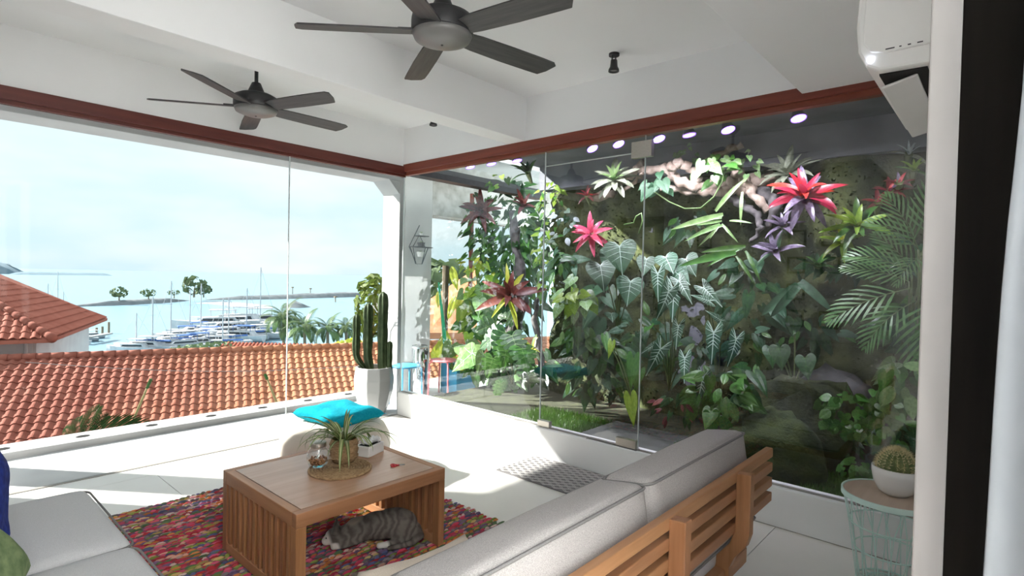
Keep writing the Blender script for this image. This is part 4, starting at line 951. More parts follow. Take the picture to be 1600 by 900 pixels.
palm('rightmost small coconut palm beside the tall cactus', 541, 513, 535, 58, 2.1, 4)
random.seed(31)
bush('shrub', 'green shrub row between the marina and the long roof', at(330, 551, 45)-V((0, 0, .6)), (3.4, 1.2, .75), 500, 'shrub', ls=.12)
bush('shrub', 'low green shrub left of the shrub row, at the roof ridge', at(285, 552, 42)-V((0, 0, .5)), (1.6, .8, .5), 240, 'shrub', ls=.14)
bush('shrub', 'yellow green shrub behind the roof ridge near the cactus', at(545, 541, 27)-V((0, 0, .35)), (.9, .5, .35), 200, 'shrub', LM['yellow'], ls=.2)
bush('tree', 'light yellow green tree behind the tall cactus arms', at(583, 500, 30)-V((0, 0, .9)), (1.0, 1.0, 1.7), 320, 'tree', leafmat('far_lime_leaf', (.12, .17, .02), (.18, .22, .04)), ls=.12)
# foreground: palm frond and bamboo sticks below the ledge
fnear = [frond_mesh('frond', [leafmat('near_palm_leaf', (.014, .034, .010), (.03, .06, .016), 6, rough=.9, trans=.05, spec=.05), LM['stalk']], 1.0, 16, .62, .030, a, .05, .06, 42, .6) for a in (.5, 1.0)]
pf_ = thing('palm_frond', 'green palm frond rising in front of the long roof', 'palm frond', at(128, 684, 8.2))
for k, (a, el, L) in enumerate(((.4, 1.25, .46), (.0, .95, .42), (-.3, .12, .95), (2.8, 1.05, .36), (2.7, .35, .38), (.2, .35, .7))):
    d = _R*math.cos(a)*math.cos(el)+_F*math.sin(a)*.3+V((0, 0, math.sin(el))); inst('frond', fnear[k % 2], pf_, frame(d, -_F+V((0, 0, .4))).to_4x4() @ Matrix.Scale(L, 4))
for i, (a, b_, d) in enumerate((((205, 664), (236, 592), 8.5), ((432, 628), (414, 584), 8.5))):
    P, Q = at(*a, d), at(*b_, d); st_ = thing('bamboo_stick', 'leaning bamboo stick %s the ledge, %s' % (('beyond', 'nearer the palm frond') if i == 0 else ('beyond', 'nearer the cactus pot')), 'stick', P)
    q = MB(); q.tube([(P-Q)*.6, (0, 0, 0), (Q-P)*.5, Q-P], [.022, .02, .018, .014], 8); q.build('cane', pm('bamboo', (.30, .20, .08), (.36, .30, .12), 12, .6), st_, smooth=True)
    q = MB(); q.tube([(Q-P)*.8, (Q-P)*1.0], .024, 8); q.build('tip_sheath', LM['mid'], st_)

# ================================================================== BALCONY THINGS
cp = thing('tall_cactus', 'tall three-armed column cactus in a faceted white pot on the balcony', 'cactus', (3.52, 5.14, 0))
pot = MB(); prof = [(0, 0), (.13, 0), (.17, .10), (.205, .24), (.215, .36), (.20, .47), (.195, .50), (.18, .50), (.18, .45), (0, .45)]
pot.lathe(prof, 10); pot.build('pot', MT['pot'], cp, bevel=.006)
MB().lathe([(0, .462), (.182, .458)], 16).build('soil', MT['soil'], cp)
def ribbed(pts, rad, nr=6):
    b = MB(); K = 24; vs = []; pts = [V(p) for p in pts]; n = len(pts)
    for i, p in enumerate(pts):
        for j in range(K):
            q = 2*PI*j/K; r = rad[i]*(1+.22*math.cos(q*nr)); vs.append(p+V((r*math.cos(q), r*math.sin(q), 0)))
    b.add(vs, [(i*K+j, i*K+(j+1) % K, (i+1)*K+(j+1) % K, (i+1)*K+j) for i in range(n-1) for j in range(K)]+[tuple((n-1)*K+j for j in range(K))]); return b
axr = V((_R.x, _R.y, 0)).normalized()
def arm(l, h0, h1, r, bend=0):
    pts = []; rr = []; n = 26
    for i in range(n+1):
        t = i/n; z = lerp(h0, h1, t); x = l+bend*(1-min(1, t*3.2))**2
        pts.append(axr*x+V((0, 0, z))); rr.append(r*(.72+.28*min(1, t*5))*(1 if t < .93 else math.sqrt(max(.02, 1-((t-.93)/.07)**2)))*(1+.08*math.sin(t*17)))
    return ribbed(pts, rr).build('arm', MT['cactus'], cp, smooth=True)
arm(.085, .45, 1.32, .048); arm(.15, .45, 1.17, .038).location = (-.03, .05, 0); arm(-.075, .45, 1.19, .047, .04); arm(-.20, .46, 1.07, .038, .13); arm(.165, .45, .78, .028)
for nm_, mt_, x, y, h, lb in (('round_stool', MT['bluepaint'], 4.03, 5.24, .45, 'blue metal stool standing by the white balcony column'), ('round_stool', MT['pinkpaint'], 4.62, 5.25, .46, 'pink metal stool behind the steel bin')):
    s_ = thing(nm_, lb, 'stool', (x, y, 0)); MB().lathe([(0, h-.012), (.15, h-.012), (.165, h-.02), (.17, h-.008), (.16, h+.002), (0, h+.004)], 28).build('seat', mt_, s_, smooth=True)
    for k in range(4):
        a = math.radians(45+90*k)+.35; q = MB(); q.tube([(.10*math.cos(a), .10*math.sin(a), h-.014), (.155*math.cos(a), .155*math.sin(a), h-.02), (.185*math.cos(a), .185*math.sin(a), h-.05), (.195*math.cos(a), .195*math.sin(a), .004)], .011, 8); q.build('leg', mt_, s_, smooth=True)
bn = thing('steel_bin', 'tall polished steel bin in front of the white column', 'bin', (4.42, 5.48, 0))
b = MB(); b.lathe([(0, 0), (.095, 0), (.10, .01), (.10, .62), (.094, .63), (.094, .55), (0, .55)], 32); b.build('body', MT['chrome'], bn, smooth=True)
b = MB(); b.lathe([(.101, .60), (.103, .61), (.101, .62)], 32); b.build('rim', MT['steel'], bn)
b = MB(); b.ell((.02, -.078, .555), (.052, .026, .058)); b.build('ash_opening', MT['black'], bn, smooth=True)
dp_ = thing('wall_planter', 'geometric black wire diamond planter on the white column', 'planter', (4.46, 5.60, 0))
def wire(pts, r=.006): q = MB(); q.tube([V((x, -.02-yy, z)) for x, yy, z in pts], r, 5); return q.build('wire', MT['black'], dp_)
w_, zt, zm, zb = .16, 2.14, 1.86, 1.60
for pts in ([(0, 0, zt), (-w_, 0, zm), (0, 0, zb-.0), (w_, 0, zm), (0, 0, zt)], [(-.08, 0, 2.0), (.08, 0, 2.0), (.08, .09, 2.0), (-.08, .09, 2.0), (-.08, 0, 2.0)], [(-w_, 0, zm), (w_, 0, zm), (w_*.8, .11, zm), (-w_*.8, .11, zm), (-w_, 0, zm)], [(-.10, 0, zm), (0, 0, 2.02), (.10, 0, zm), (.05, 0, zb+.05), (-.05, 0, zb+.05), (-.10, 0, zm)], [(-.05, 0, zb+.05), (-w_*.9, 0, zm)], [(.05, 0, zb+.05), (w_*.9, 0, zm)]): wire(pts)
for x, z, s_ in ((0, 2.0, .03), (0, zm, .05), (-.01, zm-.12, .05)):
    b = MB(); b.lathe([(0, 0), (s_*.7, 0), (s_, s_*1.2), (s_*.9, s_*1.2), (0, s_)], 12, (x, -.06, z)); b.build('planter_cup', MT['black'] if z == zm else MT['pot'], dp_)
    for k in range(7):
        a = k*.9; inst('leaf', me_spider[0], dp_, Matrix.Translation((x, -.06, z+s_)) @ frame(V((math.cos(a)*.6, math.sin(a)*.6, .8)), V((0, 0, 1))).to_4x4() @ Matrix.Scale(.07, 4))
gp_ = thing('green_pole', 'bright green pole leaning against the end of the white column', 'pole', (4.83, 5.50, 0)); b = MB(); b.tube([(.06, -.05, 0), (0, .0, .8), (-.07, .04, 1.42)], [.03, .025, .012], 8); b.build('shaft', MT['greenpaint'], gp_, smooth=True)
cw = thing('coral_ornament', 'white branching coral ornament beside the cactus on the column', 'ornament', (4.16, 5.80, .95)); b = MB(); random.seed(9)
def branch(p, d, l, r, n):
    q = p+d*l; b.tube([p, q], [r, r*.75], 5)
    if n:
        for k in range(2): branch(q, (d+V((random.uniform(-.35, .1), random.uniform(-.8, .8), random.uniform(-.2, .5)))).normalized(), l*.78, r*.75, n-1)
branch(V((0, 0, -.25)), V((-.12, .05, 1)).normalized(), .14, .009, 5); b.build('branches', MT['paper'], cw)
cr_ = thing('blue_crate', 'bright blue plastic crate behind the pink stool', 'crate', (4.95, 5.30, 0)); 
for a, b_ in (((-.2, -.15, 0), (.2, .15, .02)), ((-.2, -.15, .02), (-.185, .15, .42)), ((.185, -.15, .02), (.2, .15, .42)), ((-.185, -.15, .02), (.185, -.135, .42)), ((-.185, .135, .02), (.185, .15, .42))): MB().b2(a, b_).build('side' if b_[2] > .1 else 'bottom', MT['bluepaint'], cr_)
# neighbour roof seen past the column
r4 = thing('tiled_roof', 'orange roof seen past the column beside the garden', 'roof', (0, 0, 0))
A_, B_, C2, D2 = at(668, 470, 16), at(745, 418, 16), at(745, 520, 13), at(660, 520, 13)
slab(r4, [A_, B_, C2, D2], .15, MT['clay'])
wp = thing('timber_post', 'weathered timber post with hanging leaves beyond the column', 'post', (5.15, 5.85, -.3)); b = MB(); b.tube([(0, 0, 0), (0, 0, 1.95)], .045, 8); b.build('shaft', MT['bark'], wp)
random.seed(14); bush('tree', 'green tree tops beyond the neighbour roof past the column', at(690, 455, 26)-V((0, 0, 1.3)), (2.5, 1.5, 1.4), 300, 'tree', ls=.13)

random.seed(44); tr_ = bush('tree', 'dense leafy tree added outside the left window to darken the reflection in the garden glass', V((-4.8, 9.6, -2.6)), (1.7, 1.2, 3.1), 2600, 'tree', leafmat('mirrored_tree_leaf', (.035, .07, .02), (.07, .12, .03), 3), ls=.055)  # added out of direct view, blocks bright reflections in the garden glass
tr_ = bush('tree', 'second leafy tree added outside the left window for the same reflection, left of the first', V((-2.6, 10.4, -2.6)), (1.5, 1.0, 2.9), 2200, 'tree', bpy.data.materials['mirrored_tree_leaf'], ls=.06)  # second added tree, widens the blocked part of the reflection

# ================================================================== PLANTED GARDEN BEHIND THE GLASS
MT['moss'] = pm('moss', (.012, .018, .006), (.05, .062, .014), 3.2, .95, .9, detail=8, bscale=40)
MT['mossbright'] = pm('bright_moss', (.014, .026, .006), (.045, .062, .012), 9, .95, .9, detail=8, bscale=60)
MT['stone'] = pm('garden_stone', (.035, .036, .037), (.085, .083, .08), 5, .8, .5, detail=8)
MT['concrete'] = pm('garden_concrete', (.10, .105, .125), (.17, .175, .20), 3, .8, .3)
MT['drift'] = pm('driftwood', (.20, .145, .105), (.42, .34, .28), 14, .85, .8, stretch=(1, 1, 1))
MT['darkdrift'] = pm('dark_driftwood', (.03, .027, .026), (.10, .09, .09), 14, .8, .8)
MT['earth'] = pm('garden_earth', (.018, .02, .010), (.04, .045, .018), 14, .95, .8)
MT['wet'] = pm('wet_slab', (.10, .105, .10), (.14, .145, .14), 4, .15)
GB = 5.35
gw = struct('wall_garden', 'mossy back wall of the planted garden')
b = MB()
def wallf(u, v):
    y, z = lerp(-.3, 4.12, u), lerp(-.1, 2.75, v)
    d = mnoise.fractal(V((y*1.4, z*1.4, 3.1)), .9, 2.1, 5)*.16+.05*mnoise.noise(V((y*9, z*9, 1)))
    bulge = .42*math.exp(-((y-.95)/.42)**2-((z-2.15)/.75)**2)
    return V((GB-d-bulge, y, z))
b.grid(wallf, 110, 75); b.build('moss_face', MT['moss'], gw, smooth=True)
MB().b2((GB+.1, -.3, -.3), (GB+.3, 4.10, 3.0)).build('wall_panel', MT['concrete'], gw)
MB().b2((XG+.13, -.32, -.3), (GB+.3, -.2, 3.0)).build('end_panel', MT['concrete'], gw)
tf = MB(); random.seed(17)
for i in range(9000):
    u, v = random.random(), random.random(); p = wallf(u, v)
    k = mnoise.noise(V((p.y*1.7, p.z*1.7, 8)))
    if k < -.05 and random.random() < .8: continue
    d = V((-1, random.uniform(-.8, .8), random.uniform(-.9, .7))).normalized()*random.uniform(.012, .04); s_ = d.cross(V((0, random.random(), 1))).normalized()*d.length*.3
    tf.add([p-s_, p+s_, p+d+s_*.4, p+d-s_*.4], [(0, 1, 2, 3)])
tag(tf.build('moss_tufts', MT['mossbright'], gw, merge=False), None, kind='stuff')
gc = struct('ceiling_garden', 'dark concrete roof over the planted garden')
MB().b2((XG+.15, -.3, 2.80), (GB+.3, 4.15, 2.95)).build('slab', MT['concrete'], gc)
MB().b2((5.02, -.3, 2.52), (5.2, 4.1, 2.82)).build('cross_beam', MT['concrete'], gc)
MB().b2((XG+.14, YG-.1, 2.58), (GB+.6, YG+.05, 2.70)).build('edge_bar', MT['black'], gc)
gf = struct('floor_garden', 'wet stone and turf floor of the planted garden')
MB().b2((XG+.13, -.3, -.2), (GB+.2, YG, .14)).build('bed', MT['earth'], gf)
MB().b2((XG+.15, 2.02, .14), (4.6, 2.75, .165)).build('stone_slab', MT['wet'], gf, bevel=.006)
gr = MB(); random.seed(19)
def grasspatch(x0, x1, y0, y1, n, h=.05, z=.14):
    for i in range(n):
        p = V((random.uniform(x0, x1), random.uniform(y0, y1), z)); a = random.uniform(0, 6.28); s_ = V((math.cos(a), math.sin(a), 0))*.0035; d = V((random.gauss(0, .45), random.gauss(0, .45), 1)).normalized()*h*random.uniform(.5, 1.3)
        gr.add([p-s_, p+s_, p+d], [(0, 1, 2)])
grasspatch(XG+.15, 4.6, 2.78, 3.6, 5000); grasspatch(XG+.15, 4.5, .05, 2.0, 9000, .06); grasspatch(XG+.15, 3.95, 3.6, YG-.05, 1200, .03)
tag(gr.build('grass', leafmat('grass', (.05, .12, .015), (.10, .20, .03), 3), None, merge=False), 'short green grass on the garden floor behind the glass', 'grass', kind='stuff')
def rock(name, label, c, r, mt, seed, cat='rock', amp=.22, parent=None):
    b = MB(); n = 28; m = 18
    def f(u, v):
        th, ph = PI*v, 2*PI*u; d = V((math.sin(th)*math.cos(ph), math.sin(th)*math.sin(ph), math.cos(th))); k = 1+amp*mnoise.fractal(d*1.6+V((seed, 0, 0)), .8, 2, 4)
        return V((d.x*r[0]*k, d.y*r[1]*k, d.z*r[2]*k))
    b.grid(f, n, m); o = b.build(name, mt, parent, smooth=True, loc=c)
    return tag(o, label, cat)
P = on_x(1300, 600, 4.75); rock('boulder', 'tall grey boulder standing behind the mossy mounds', (4.85, P.y, .42), (.22, .34, .40), MT['stone'], 1)
P = on_x(1245, 650, 4.5); rock('mossy_mound', 'mossy rock mound below the tall boulder', (4.55, P.y, .45), (.30, .42, .38), MT['moss'], 2, 'rock')
P = on_x(1215, 700, 4.15); rock('mossy_mound', 'lower mossy mound just behind the sofa end', (4.2, P.y+.05, .28), (.26, .34, .30), MT['mossbright'], 3, 'rock')
P = on_x(1322, 240, 5.0); 
# driftwood
def drift(name, label, lists, mt, depth_seed=0):
    t = thing(name, label, 'driftwood', (0, 0, 0)); random.seed(depth_seed)
    for pts, r0, r1 in lists:
        Q = [on_x(x, y, X_) for x, y, X_ in pts]; S_ = []
        for i in range(len(Q)-1):
            for k in range(6): S_.append(Q[i].lerp(Q[i+1], k/6)+V((mnoise.noise(Q[i]*7+V((k, 0, 0)))*.02, mnoise.noise(Q[i]*5+V((0, k, 0)))*.03, mnoise.noise(Q[i]*6+V((0, 0, k)))*.025)))
        S_.append(Q[-1]); n = len(S_)
        b = MB(); b.tube(S_, [lerp(r0, r1, i/(n-1))*(1+.22*math.sin(i*1.9+r0*90)) for i in range(n)], 10); b.build('branch', mt, t, smooth=True)
    return t
drift('driftwood', 'pale twisted driftwood across the top of the garden', [([(1000, 268, 4.7), (1040, 262, 4.6), (1062, 285, 4.6), (1100, 292, 4.7), (1160, 285, 4.8), (1215, 280, 4.9)], .035, .06), ([(1012, 290, 4.7), (1045, 295, 4.7), (1090, 300, 4.7), (1150, 298, 4.7), (1180, 300, 4.8)], .02, .05), ([(1045, 262, 4.5), (1062, 252, 4.5), (1085, 270, 4.6), (1095, 290, 4.7)], .045, .03), ([(1095, 258, 4.9), (1120, 242, 4.92), (1160, 226, 4.9)], .03, .03), ([(1140, 290, 4.7), (1155, 270, 4.7), (1175, 300, 4.7), (1200, 330, 4.7)], .05, .03)], MT['drift'], 3)
drift('driftwood', 'dark drooping driftwood root behind the red bromeliad', [([(1130, 300, 4.8), (1160, 320, 4.7), (1185, 335, 4.7), (1190, 355, 4.6), (1172, 378, 4.6)], .04, .015), ([(1190, 300, 4.8), (1215, 320, 4.7), (1200, 355, 4.7)], .06, .02), ([(1098, 305, 4.8), (1115, 302, 4.7), (1130, 296, 4.7)], .012, .02)], MT['darkdrift'], 5)
drift('driftwood', 'thin grey driftwood left of the door hinge, below the green rosette', [([(960, 290, 4.7), (985, 275, 4.7), (1005, 255, 4.7)], .03, .04), ([(970, 303, 4.6), (990, 285, 4.6), (1005, 270, 4.6)], .015, .02), ([(930, 310, 4.7), (960, 300, 4.7)], .05, .03)], MT['drift'], 8)
drift('driftwood', 'dark upright trunk among the plants near the corner', [([(790, 560, 5.0), (815, 470, 5.0), (812, 430, 5.1), (800, 330, 5.1)], .10, .05), ([(850, 590, 5.0), (835, 500, 5.0), (845, 440, 5.0)], .04, .02)], MT['darkdrift'], 9)
vn = thing('vine', 'thin hanging vine looping below the pale driftwood', 'vine', (0, 0, 0)); b = MB(); pts = [on_x(x, y, 4.45) for x, y in ((1020, 298), (1045, 315), (1070, 326), (1095, 325), (1115, 308), (1128, 285), (1130, 275))]; b.tube(pts, .006, 6); b.build('stem', LM['pale'], vn, smooth=True)
vn2 = thing('vine', 'short white vine hooked across the door edge', 'vine', (0, 0, 0)); b = MB(); b.tube([on_x(x, y, 4.2) for x, y in ((975, 351), (990, 348), (994, 338), (1002, 333), (1004, 345), (998, 365))], .006, 6); b.build('stem', LM['pale'], vn2, smooth=True)

# ---- leaf meshes shared by the garden plants
LE = dict(
    brom=[strap_mesh('leaf', LM['mid'], 1, .20, a, .35, 7, 2.2, .8) for a in (.7, 1.2)],
    fern=[strap_mesh('leaf', LM['mid'], 1, .13, a, .2, 9, 2.0, .4, wave=.25) for a in (1.0, 1.7)])
def mk(nm, f, *a, **k): return [f('leaf', *x, **y) for x, y in ((a, dict(k)),)]
def straps(mt, W=.27, arcs=(.6, 1.1), **k): return [strap_mesh('leaf', mt, 1, W, a, k.get('fold', .35), 7, k.get('taper', 2.2), k.get('base', .8), wave=k.get('wave', 0)) for a in arcs]
def blades(mats, outl, dr=(.25, .5), **k): return [blade_mesh('leaf', mats, outl, .25, d, **k) for d in dr]
S_pink, S_red, S_maroon, S_purple, S_lime, S_grey, S_mid, S_pale, S_dark = [straps(LM[k]) for k in ('pink', 'red', 'maroon', 'purple', 'lime', 'grey', 'mid', 'pale', 'dark')]
S_silver = straps(LM['silver'], .18); S_fern = straps(LM['mid'], .12, (.8, 1.5), wave=.3, base=.4); S_palef = straps(LM['pale'], .11, (.8, 1.4), wave=.3, base=.4); S_yel = straps(LM['yellow'], .16)
S_round = straps(LM['grey'], .30, (.5, .8), taper=4); 
B_vein = blades([LM['blue'], LM['vein']], HEART, veins=7, vw=.010); B_arrow = blades([LM['blue'], LM['vein']], ARROW, veins=8, vw=.015); B_heart = blades(LM['mid'], HEART); B_pale = blades([LM['pale'], LM['vein']], HEART, veins=4, vw=.008); B_dark = blades([LM['dark'], LM['mid']], HEART, veins=5, vw=.008)
B_lime = blades(LM['lime'], HEART); B_mon = blades([LM['dark'], LM['pale']], MONST, veins=4, vw=.007); B_monm = blades([LM['mid'], LM['pale']], MONST, veins=4, vw=.007); B_broad = blades(LM['mid'], BROAD); B_broadp = blades(LM['pale'], BROAD); B_teal = blades(LM['blue'], HEART); B_yel = blades(LM['yellow'], BROAD); B_silver = blades(LM['silver'], BROAD)
FR = [frond_mesh('frond', [LM['palm'], LM['stalk']], 1.0, 9, .50, .038, a, .12, .20, 52, .6) for a in (.7, 1.2)]
def mpp(px, X_): v = ray(px, 450); return (v*(X_/v.x)).dot(_F)/F_PX
def rosette(label, px, py, X_, size, inner, outer, n=16, axis=(-.75, -.15, .65), name='bromeliad', cat='plant', nin=7, spread=1.35, seed=0, group=None):
    random.seed(seed+px); P = on_x(px, py, X_); L = size*mpp(px, X_)*.62; t = thing(name, label, cat, P, 0, group); ax = V(axis).normalized()
    e1 = ax.cross(V((0, 0, 1))).normalized(); e2 = ax.cross(e1)
    def ring_(ms, k0, k1, lo, hi, sc):
        for k in range(k0, k1):
            a = k*2.399; el = lerp(lo, hi, (k-k0+.5)/(k1-k0))+random.uniform(-.12, .12); d = ax*math.cos(el)+(e1*math.cos(a)+e2*math.sin(a))*math.sin(el)
            inst('leaf', ms[k % len(ms)], t, Matrix.Translation(ax*(-.02)) @ frame(d, ax+V((0, 0, .15))).to_4x4() @ Matrix.Scale(L*sc*random.uniform(.85, 1.12), 4))
    ring_(outer, 0, n-nin, .75, spread, 1.0); ring_(inner, n-nin, n, .18, .75, .8)
    q = MB(); q.tube([-ax*.12, V((0, 0, 0))], [.015, .03], 7); q.build('crown_base', LM['stalk'], t)
    return t
rosette('pink bromeliad behind the left half of the glass door', 923, 366, 4.25, 60, S_pink, S_pink, 17, (-.85, -.3, .35), nin=7, spread=1.5)
rosette('pale green and grey rosette below the door hinge plate', 960, 280, 4.4, 66, S_pale, S_round, 24, (-.7, -.2, .7), nin=7, spread=1.9)
rosette('small red bromeliad left of the grey rosette', 917, 305, 4.6, 34, S_red, S_maroon, 10, nin=5)
rosette('large crimson bromeliad with purple outer leaves at upper right', 1256, 306, 4.3, 98, S_red, S_red+S_purple, 24, (-.8, -.25, .55), nin=8, spread=1.8)
rosette('grey green striped bromeliad on the driftwood above the crimson one', 1232, 272, 4.75, 84, S_grey, S_grey, 24, (-.6, .1, .8), nin=9)
rosette('lime green bromeliad on the mossy bulge', 1340, 352, 4.4, 84, S_lime, S_lime+S_mid, 20, (-.75, -.1, .65), nin=7)
rosette('second lime and orange rosette left of the lime bromeliad', 1318, 375, 4.45, 66, S_yel, S_lime, 11, (-.8, .2, .5), nin=4)
for i, (x, y, s_) in enumerate(((1372, 315, 46), (1390, 298, 50), (1405, 285, 40))): rosette('%s of three stacked small red bromeliads at the right' % ('lowest', 'middle', 'topmost')[i], x, y, 4.7, s_, S_red, S_maroon+(S_purple if i == 2 else []), 9, nin=3)
rosette('dark purple rosette below the crimson bromeliad, upper', 1225, 352, 4.5, 62, S_purple, S_purple, 12, (-.7, .2, .7))
rosette('dark purple rosette below the crimson bromeliad, lower', 1212, 392, 4.45, 74, S_purple, S_purple+S_dark, 12, (-.7, .3, .6))
rosette('small green rosette left of the long strap leaves', 1278, 415, 4.5, 56, S_mid, S_dark, 10)
rosette('maroon bromeliad hanging near the corner, upper', 752, 330, 4.85, 62, S_maroon, S_maroon, 14, (-.6, -.5, .3), nin=5, spread=1.8)
rosette('maroon and green bromeliad in the middle of the corner plants', 795, 462, 4.7, 92, S_maroon, S_maroon+S_yel, 16, (-.6, -.6, .3), nin=6, spread=1.8)
rosette('reddish bromeliad left of the glass seam near the top', 818, 322, 4.9, 60, S_maroon, S_dark, 12, (-.6, -.5, .4))
rosette('yellow green rosette low beside the dark trunk', 832, 545, 4.7, 50, S_yel, S_pale, 10)
rosette('bright fern sprout on the mossy wall, right top', 1428, 265, 4.9, 50, S_lime, S_mid, 9)
rosette('pale thin bromeliad at the top right of the moss', 1420, 240, 5.0, 52, S_silver, S_grey, 9)
rosette('blue green rosette hanging under the middle spotlights', 825, 270, 4.5, 56, S_dark, S_mid, 11, (-.5, 0, .8))
# strap ferns with explicit leaves: (base px, tip px, depth at base, depth at tip)
def leafplant(name, label, leaves, ms, cat='plant', bend=0, wid=1.0, seed=1, stalk=None, group=None):
    random.seed(seed); X0_ = leaves[0][4]; P0 = on_x(leaves[0][0], leaves[0][1], X0_); t = thing(name, label, cat, P0, 0, group); st = MB()
    for i, lf in enumerate(leaves):
        A = on_x(lf[0], lf[1], lf[4]); B = on_x(lf[2], lf[3], lf[5] if len(lf) > 5 else lf[4]-.08); d = B-A; n = (CAM-A).normalized()*1.0+V((random.uniform(-.3, .3), random.uniform(-.3, .3), random.uniform(.0, .5)))
        inst('leaf', ms[i % len(ms)], t, Matrix.Translation(A-P0) @ frame(d, n).to_4x4() @ Matrix.Diagonal((d.length, d.length*wid, d.length, 1)))
        if stalk:
            S0 = on_x(stalk[0], stalk[1], stalk[2]); md_ = (A+S0)/2+V((.06, 0, .10)); st.tube([q-P0 for q in bez(S0, md_, A, 6)], .006, 5)
    if stalk: st.build('stalks', LM['stalk'], t, smooth=True)
    return t
leafplant('strap_fern', 'light green strap fern with long arching leaves, centre right', [(1130, 335, 1040, 358, 4.45), (1128, 345, 1082, 352, 4.4), (1125, 350, 1066, 376, 4.35), (1130, 352, 1070, 370, 4.3), (1140, 345, 1172, 345, 4.4), (1118, 330, 1163, 270, 4.45), (1125, 352, 1108, 372, 4.3), (1128, 350, 1150, 375, 4.4), (1120, 358, 1090, 385, 4.4), (1128, 340, 1060, 345, 4.5), (1160, 300, 1155, 350, 4.45)], straps(LM['pale'], .12, (.5, .9), wave=.3, base=.5), seed=3)
leafplant('strap_fern', 'olive strap leaves below the light green strap fern', [(1160, 388, 1090, 400, 4.5), (1165, 385, 1085, 392, 4.45), (1155, 390, 1100, 415, 4.4), (1150, 395, 1045, 415, 4.35), (1165, 392, 1190, 440, 4.5), (1150, 400, 1180, 440, 4.4)], straps(LM['mid'], .12, (.4, .8), wave=.25, base=.5), seed=4)
leafplant('strap_fern', 'broad dark strap leaves right of the centre', [(1250, 440, 1300, 482, 4.4), (1250, 448, 1195, 470, 4.4), (1248, 446, 1183, 492, 4.35), (1252, 440, 1245, 425, 4.5), (1245, 450, 1202, 497, 4.3)], straps(LM['blue'], .22, (.6, 1.0), taper=3), seed=5)
leafplant('veined_anthurium', 'round white-veined anthurium leaves left of the door seam', [(968, 385, 972, 428, 4.2), (938, 415, 945, 452, 4.3), (955, 395, 945, 425, 4.4), (955, 490, 958, 500, 4.4), (985, 440, 980, 478, 4.4)], B_vein, wid=1.25, seed=6, stalk=(965, 520, 4.8))
leafplant('veined_anthurium', 'white-veined anthurium leaf cluster right of the door seam', [(1040, 402, 1052, 425, 4.4), (1072, 405, 1085, 428, 4.5), (1010, 405, 1005, 430, 4.6), (1055, 425, 1075, 440, 4.4)], B_vein, wid=1.2, seed=7, stalk=(1050, 480, 4.8))
ar = [(1028, 428, 1027, 470, 4.2), (1045, 455, 1028, 500, 4.2), (1052, 452, 1052, 502, 4.25), (1062, 440, 1080, 470, 4.3), (1060, 510, 1055, 545, 4.3), (1032, 545, 1010, 588, 4.15), (1070, 560, 1068, 598, 4.25), (1022, 540, 1000, 552, 4.3)]
leafplant('alocasia', 'large arrow-leaved alocasia with white veins in the middle', ar, B_arrow, wid=1.05, seed=8, stalk=(1045, 610, 4.6))
leafplant('alocasia', 'bluish arrow-leaved alocasia right of the middle one', [(1115, 520, 1112, 568, 4.2), (1150, 530, 1140, 572, 4.2), (1098, 590, 1090, 632, 4.15), (1125, 500, 1105, 485, 4.3), (1108, 470, 1080, 460, 4.3), (1100, 450, 1125, 475, 4.4)], B_arrow, wid=1.05, seed=9, stalk=(1120, 615, 4.6))
leafplant('heart_plant', 'dark heart-leaved plant in front of the stones', [(1218, 545, 1222, 578, 4.3), (1258, 560, 1262, 592, 4.3), (1240, 500, 1240, 525, 4.4), (1205, 545, 1208, 572, 4.4)], B_dark, wid=1.0, seed=10, stalk=(1240, 610, 4.5))
leafplant('philodendron', 'yellow green tall leaves at the door bottom', [(990, 560, 985, 610, 4.1), (1000, 580, 990, 615, 4.2), (985, 620, 990, 668, 4.0), (956, 535, 952, 560, 4.2), (945, 525, 948, 550, 4.2)], B_heart+B_lime, wid=.5, seed=11, stalk=(995, 660, 4.3))
def cluster(name, label, px, py, X_, w_, h_, ms, n, ls, seed, down=.6, wid=1.0, cat='plant', depth=.12, bias=0, stems=None):
    """a bushy plant of many separate leaves"""
    random.seed(seed); P0 = on_x(px, py, X_); t = thing(name, label, cat, P0); k_ = mpp(px, X_); st = MB()
    ry = V((0, -1, 0)); 
    for i in range(n):
        a = random.uniform(0, 6.28); r = math.sqrt(random.random()); u, v = r*math.cos(a), r*math.sin(a)
        p = ry*(u*w_*k_*.5)*1.25+V((random.uniform(-depth, depth), 0, v*h_*k_*.5)); d = V((random.uniform(-.8, .2), -u*1.0+random.uniform(-.5, .5), -down+v*.5+random.uniform(-.5, .5))).normalized()
        n_ = V((-.9, -.25, .55))+V((random.uniform(-.3, .3), random.uniform(-.4, .4), random.uniform(-.3, .3))); L = ls*k_*random.uniform(.7, 1.25)
        inst('leaf', ms[i % len(ms)], t, Matrix.Translation(p) @ frame(d, n_).to_4x4() @ Matrix.Diagonal((L, L*wid, L, 1)))
        if stems and i % 2 == 0: st.tube([V((.1, 0, -h_*k_*.4)), (p+V((.1, 0, -h_*k_*.2)))*.5+V((.05, 0, 0)), p], .004, 4)
    if stems: st.build('stems', LM['stalk'], t)
    return t
cluster('pothos', 'green pothos clump on the pale driftwood', 1115, 262, 4.45, 56, 46, B_heart+B_pale, 22, 18, 1)
cluster('pothos', 'pale green pothos hanging left of the door middle', 900, 462, 4.3, 52, 60, B_pale+B_lime, 22, 22, 2)
cluster('pothos', 'long trailing pothos leaves below the pale pothos', 898, 510, 4.35, 46, 60, B_broadp+B_heart, 16, 24, 3, wid=.6)
cluster('fern', 'dark leafy undergrowth beside the mirrored pouf', 925, 545, 4.5, 110, 60, B_dark+B_broad, 34, 28, 4, wid=.8)
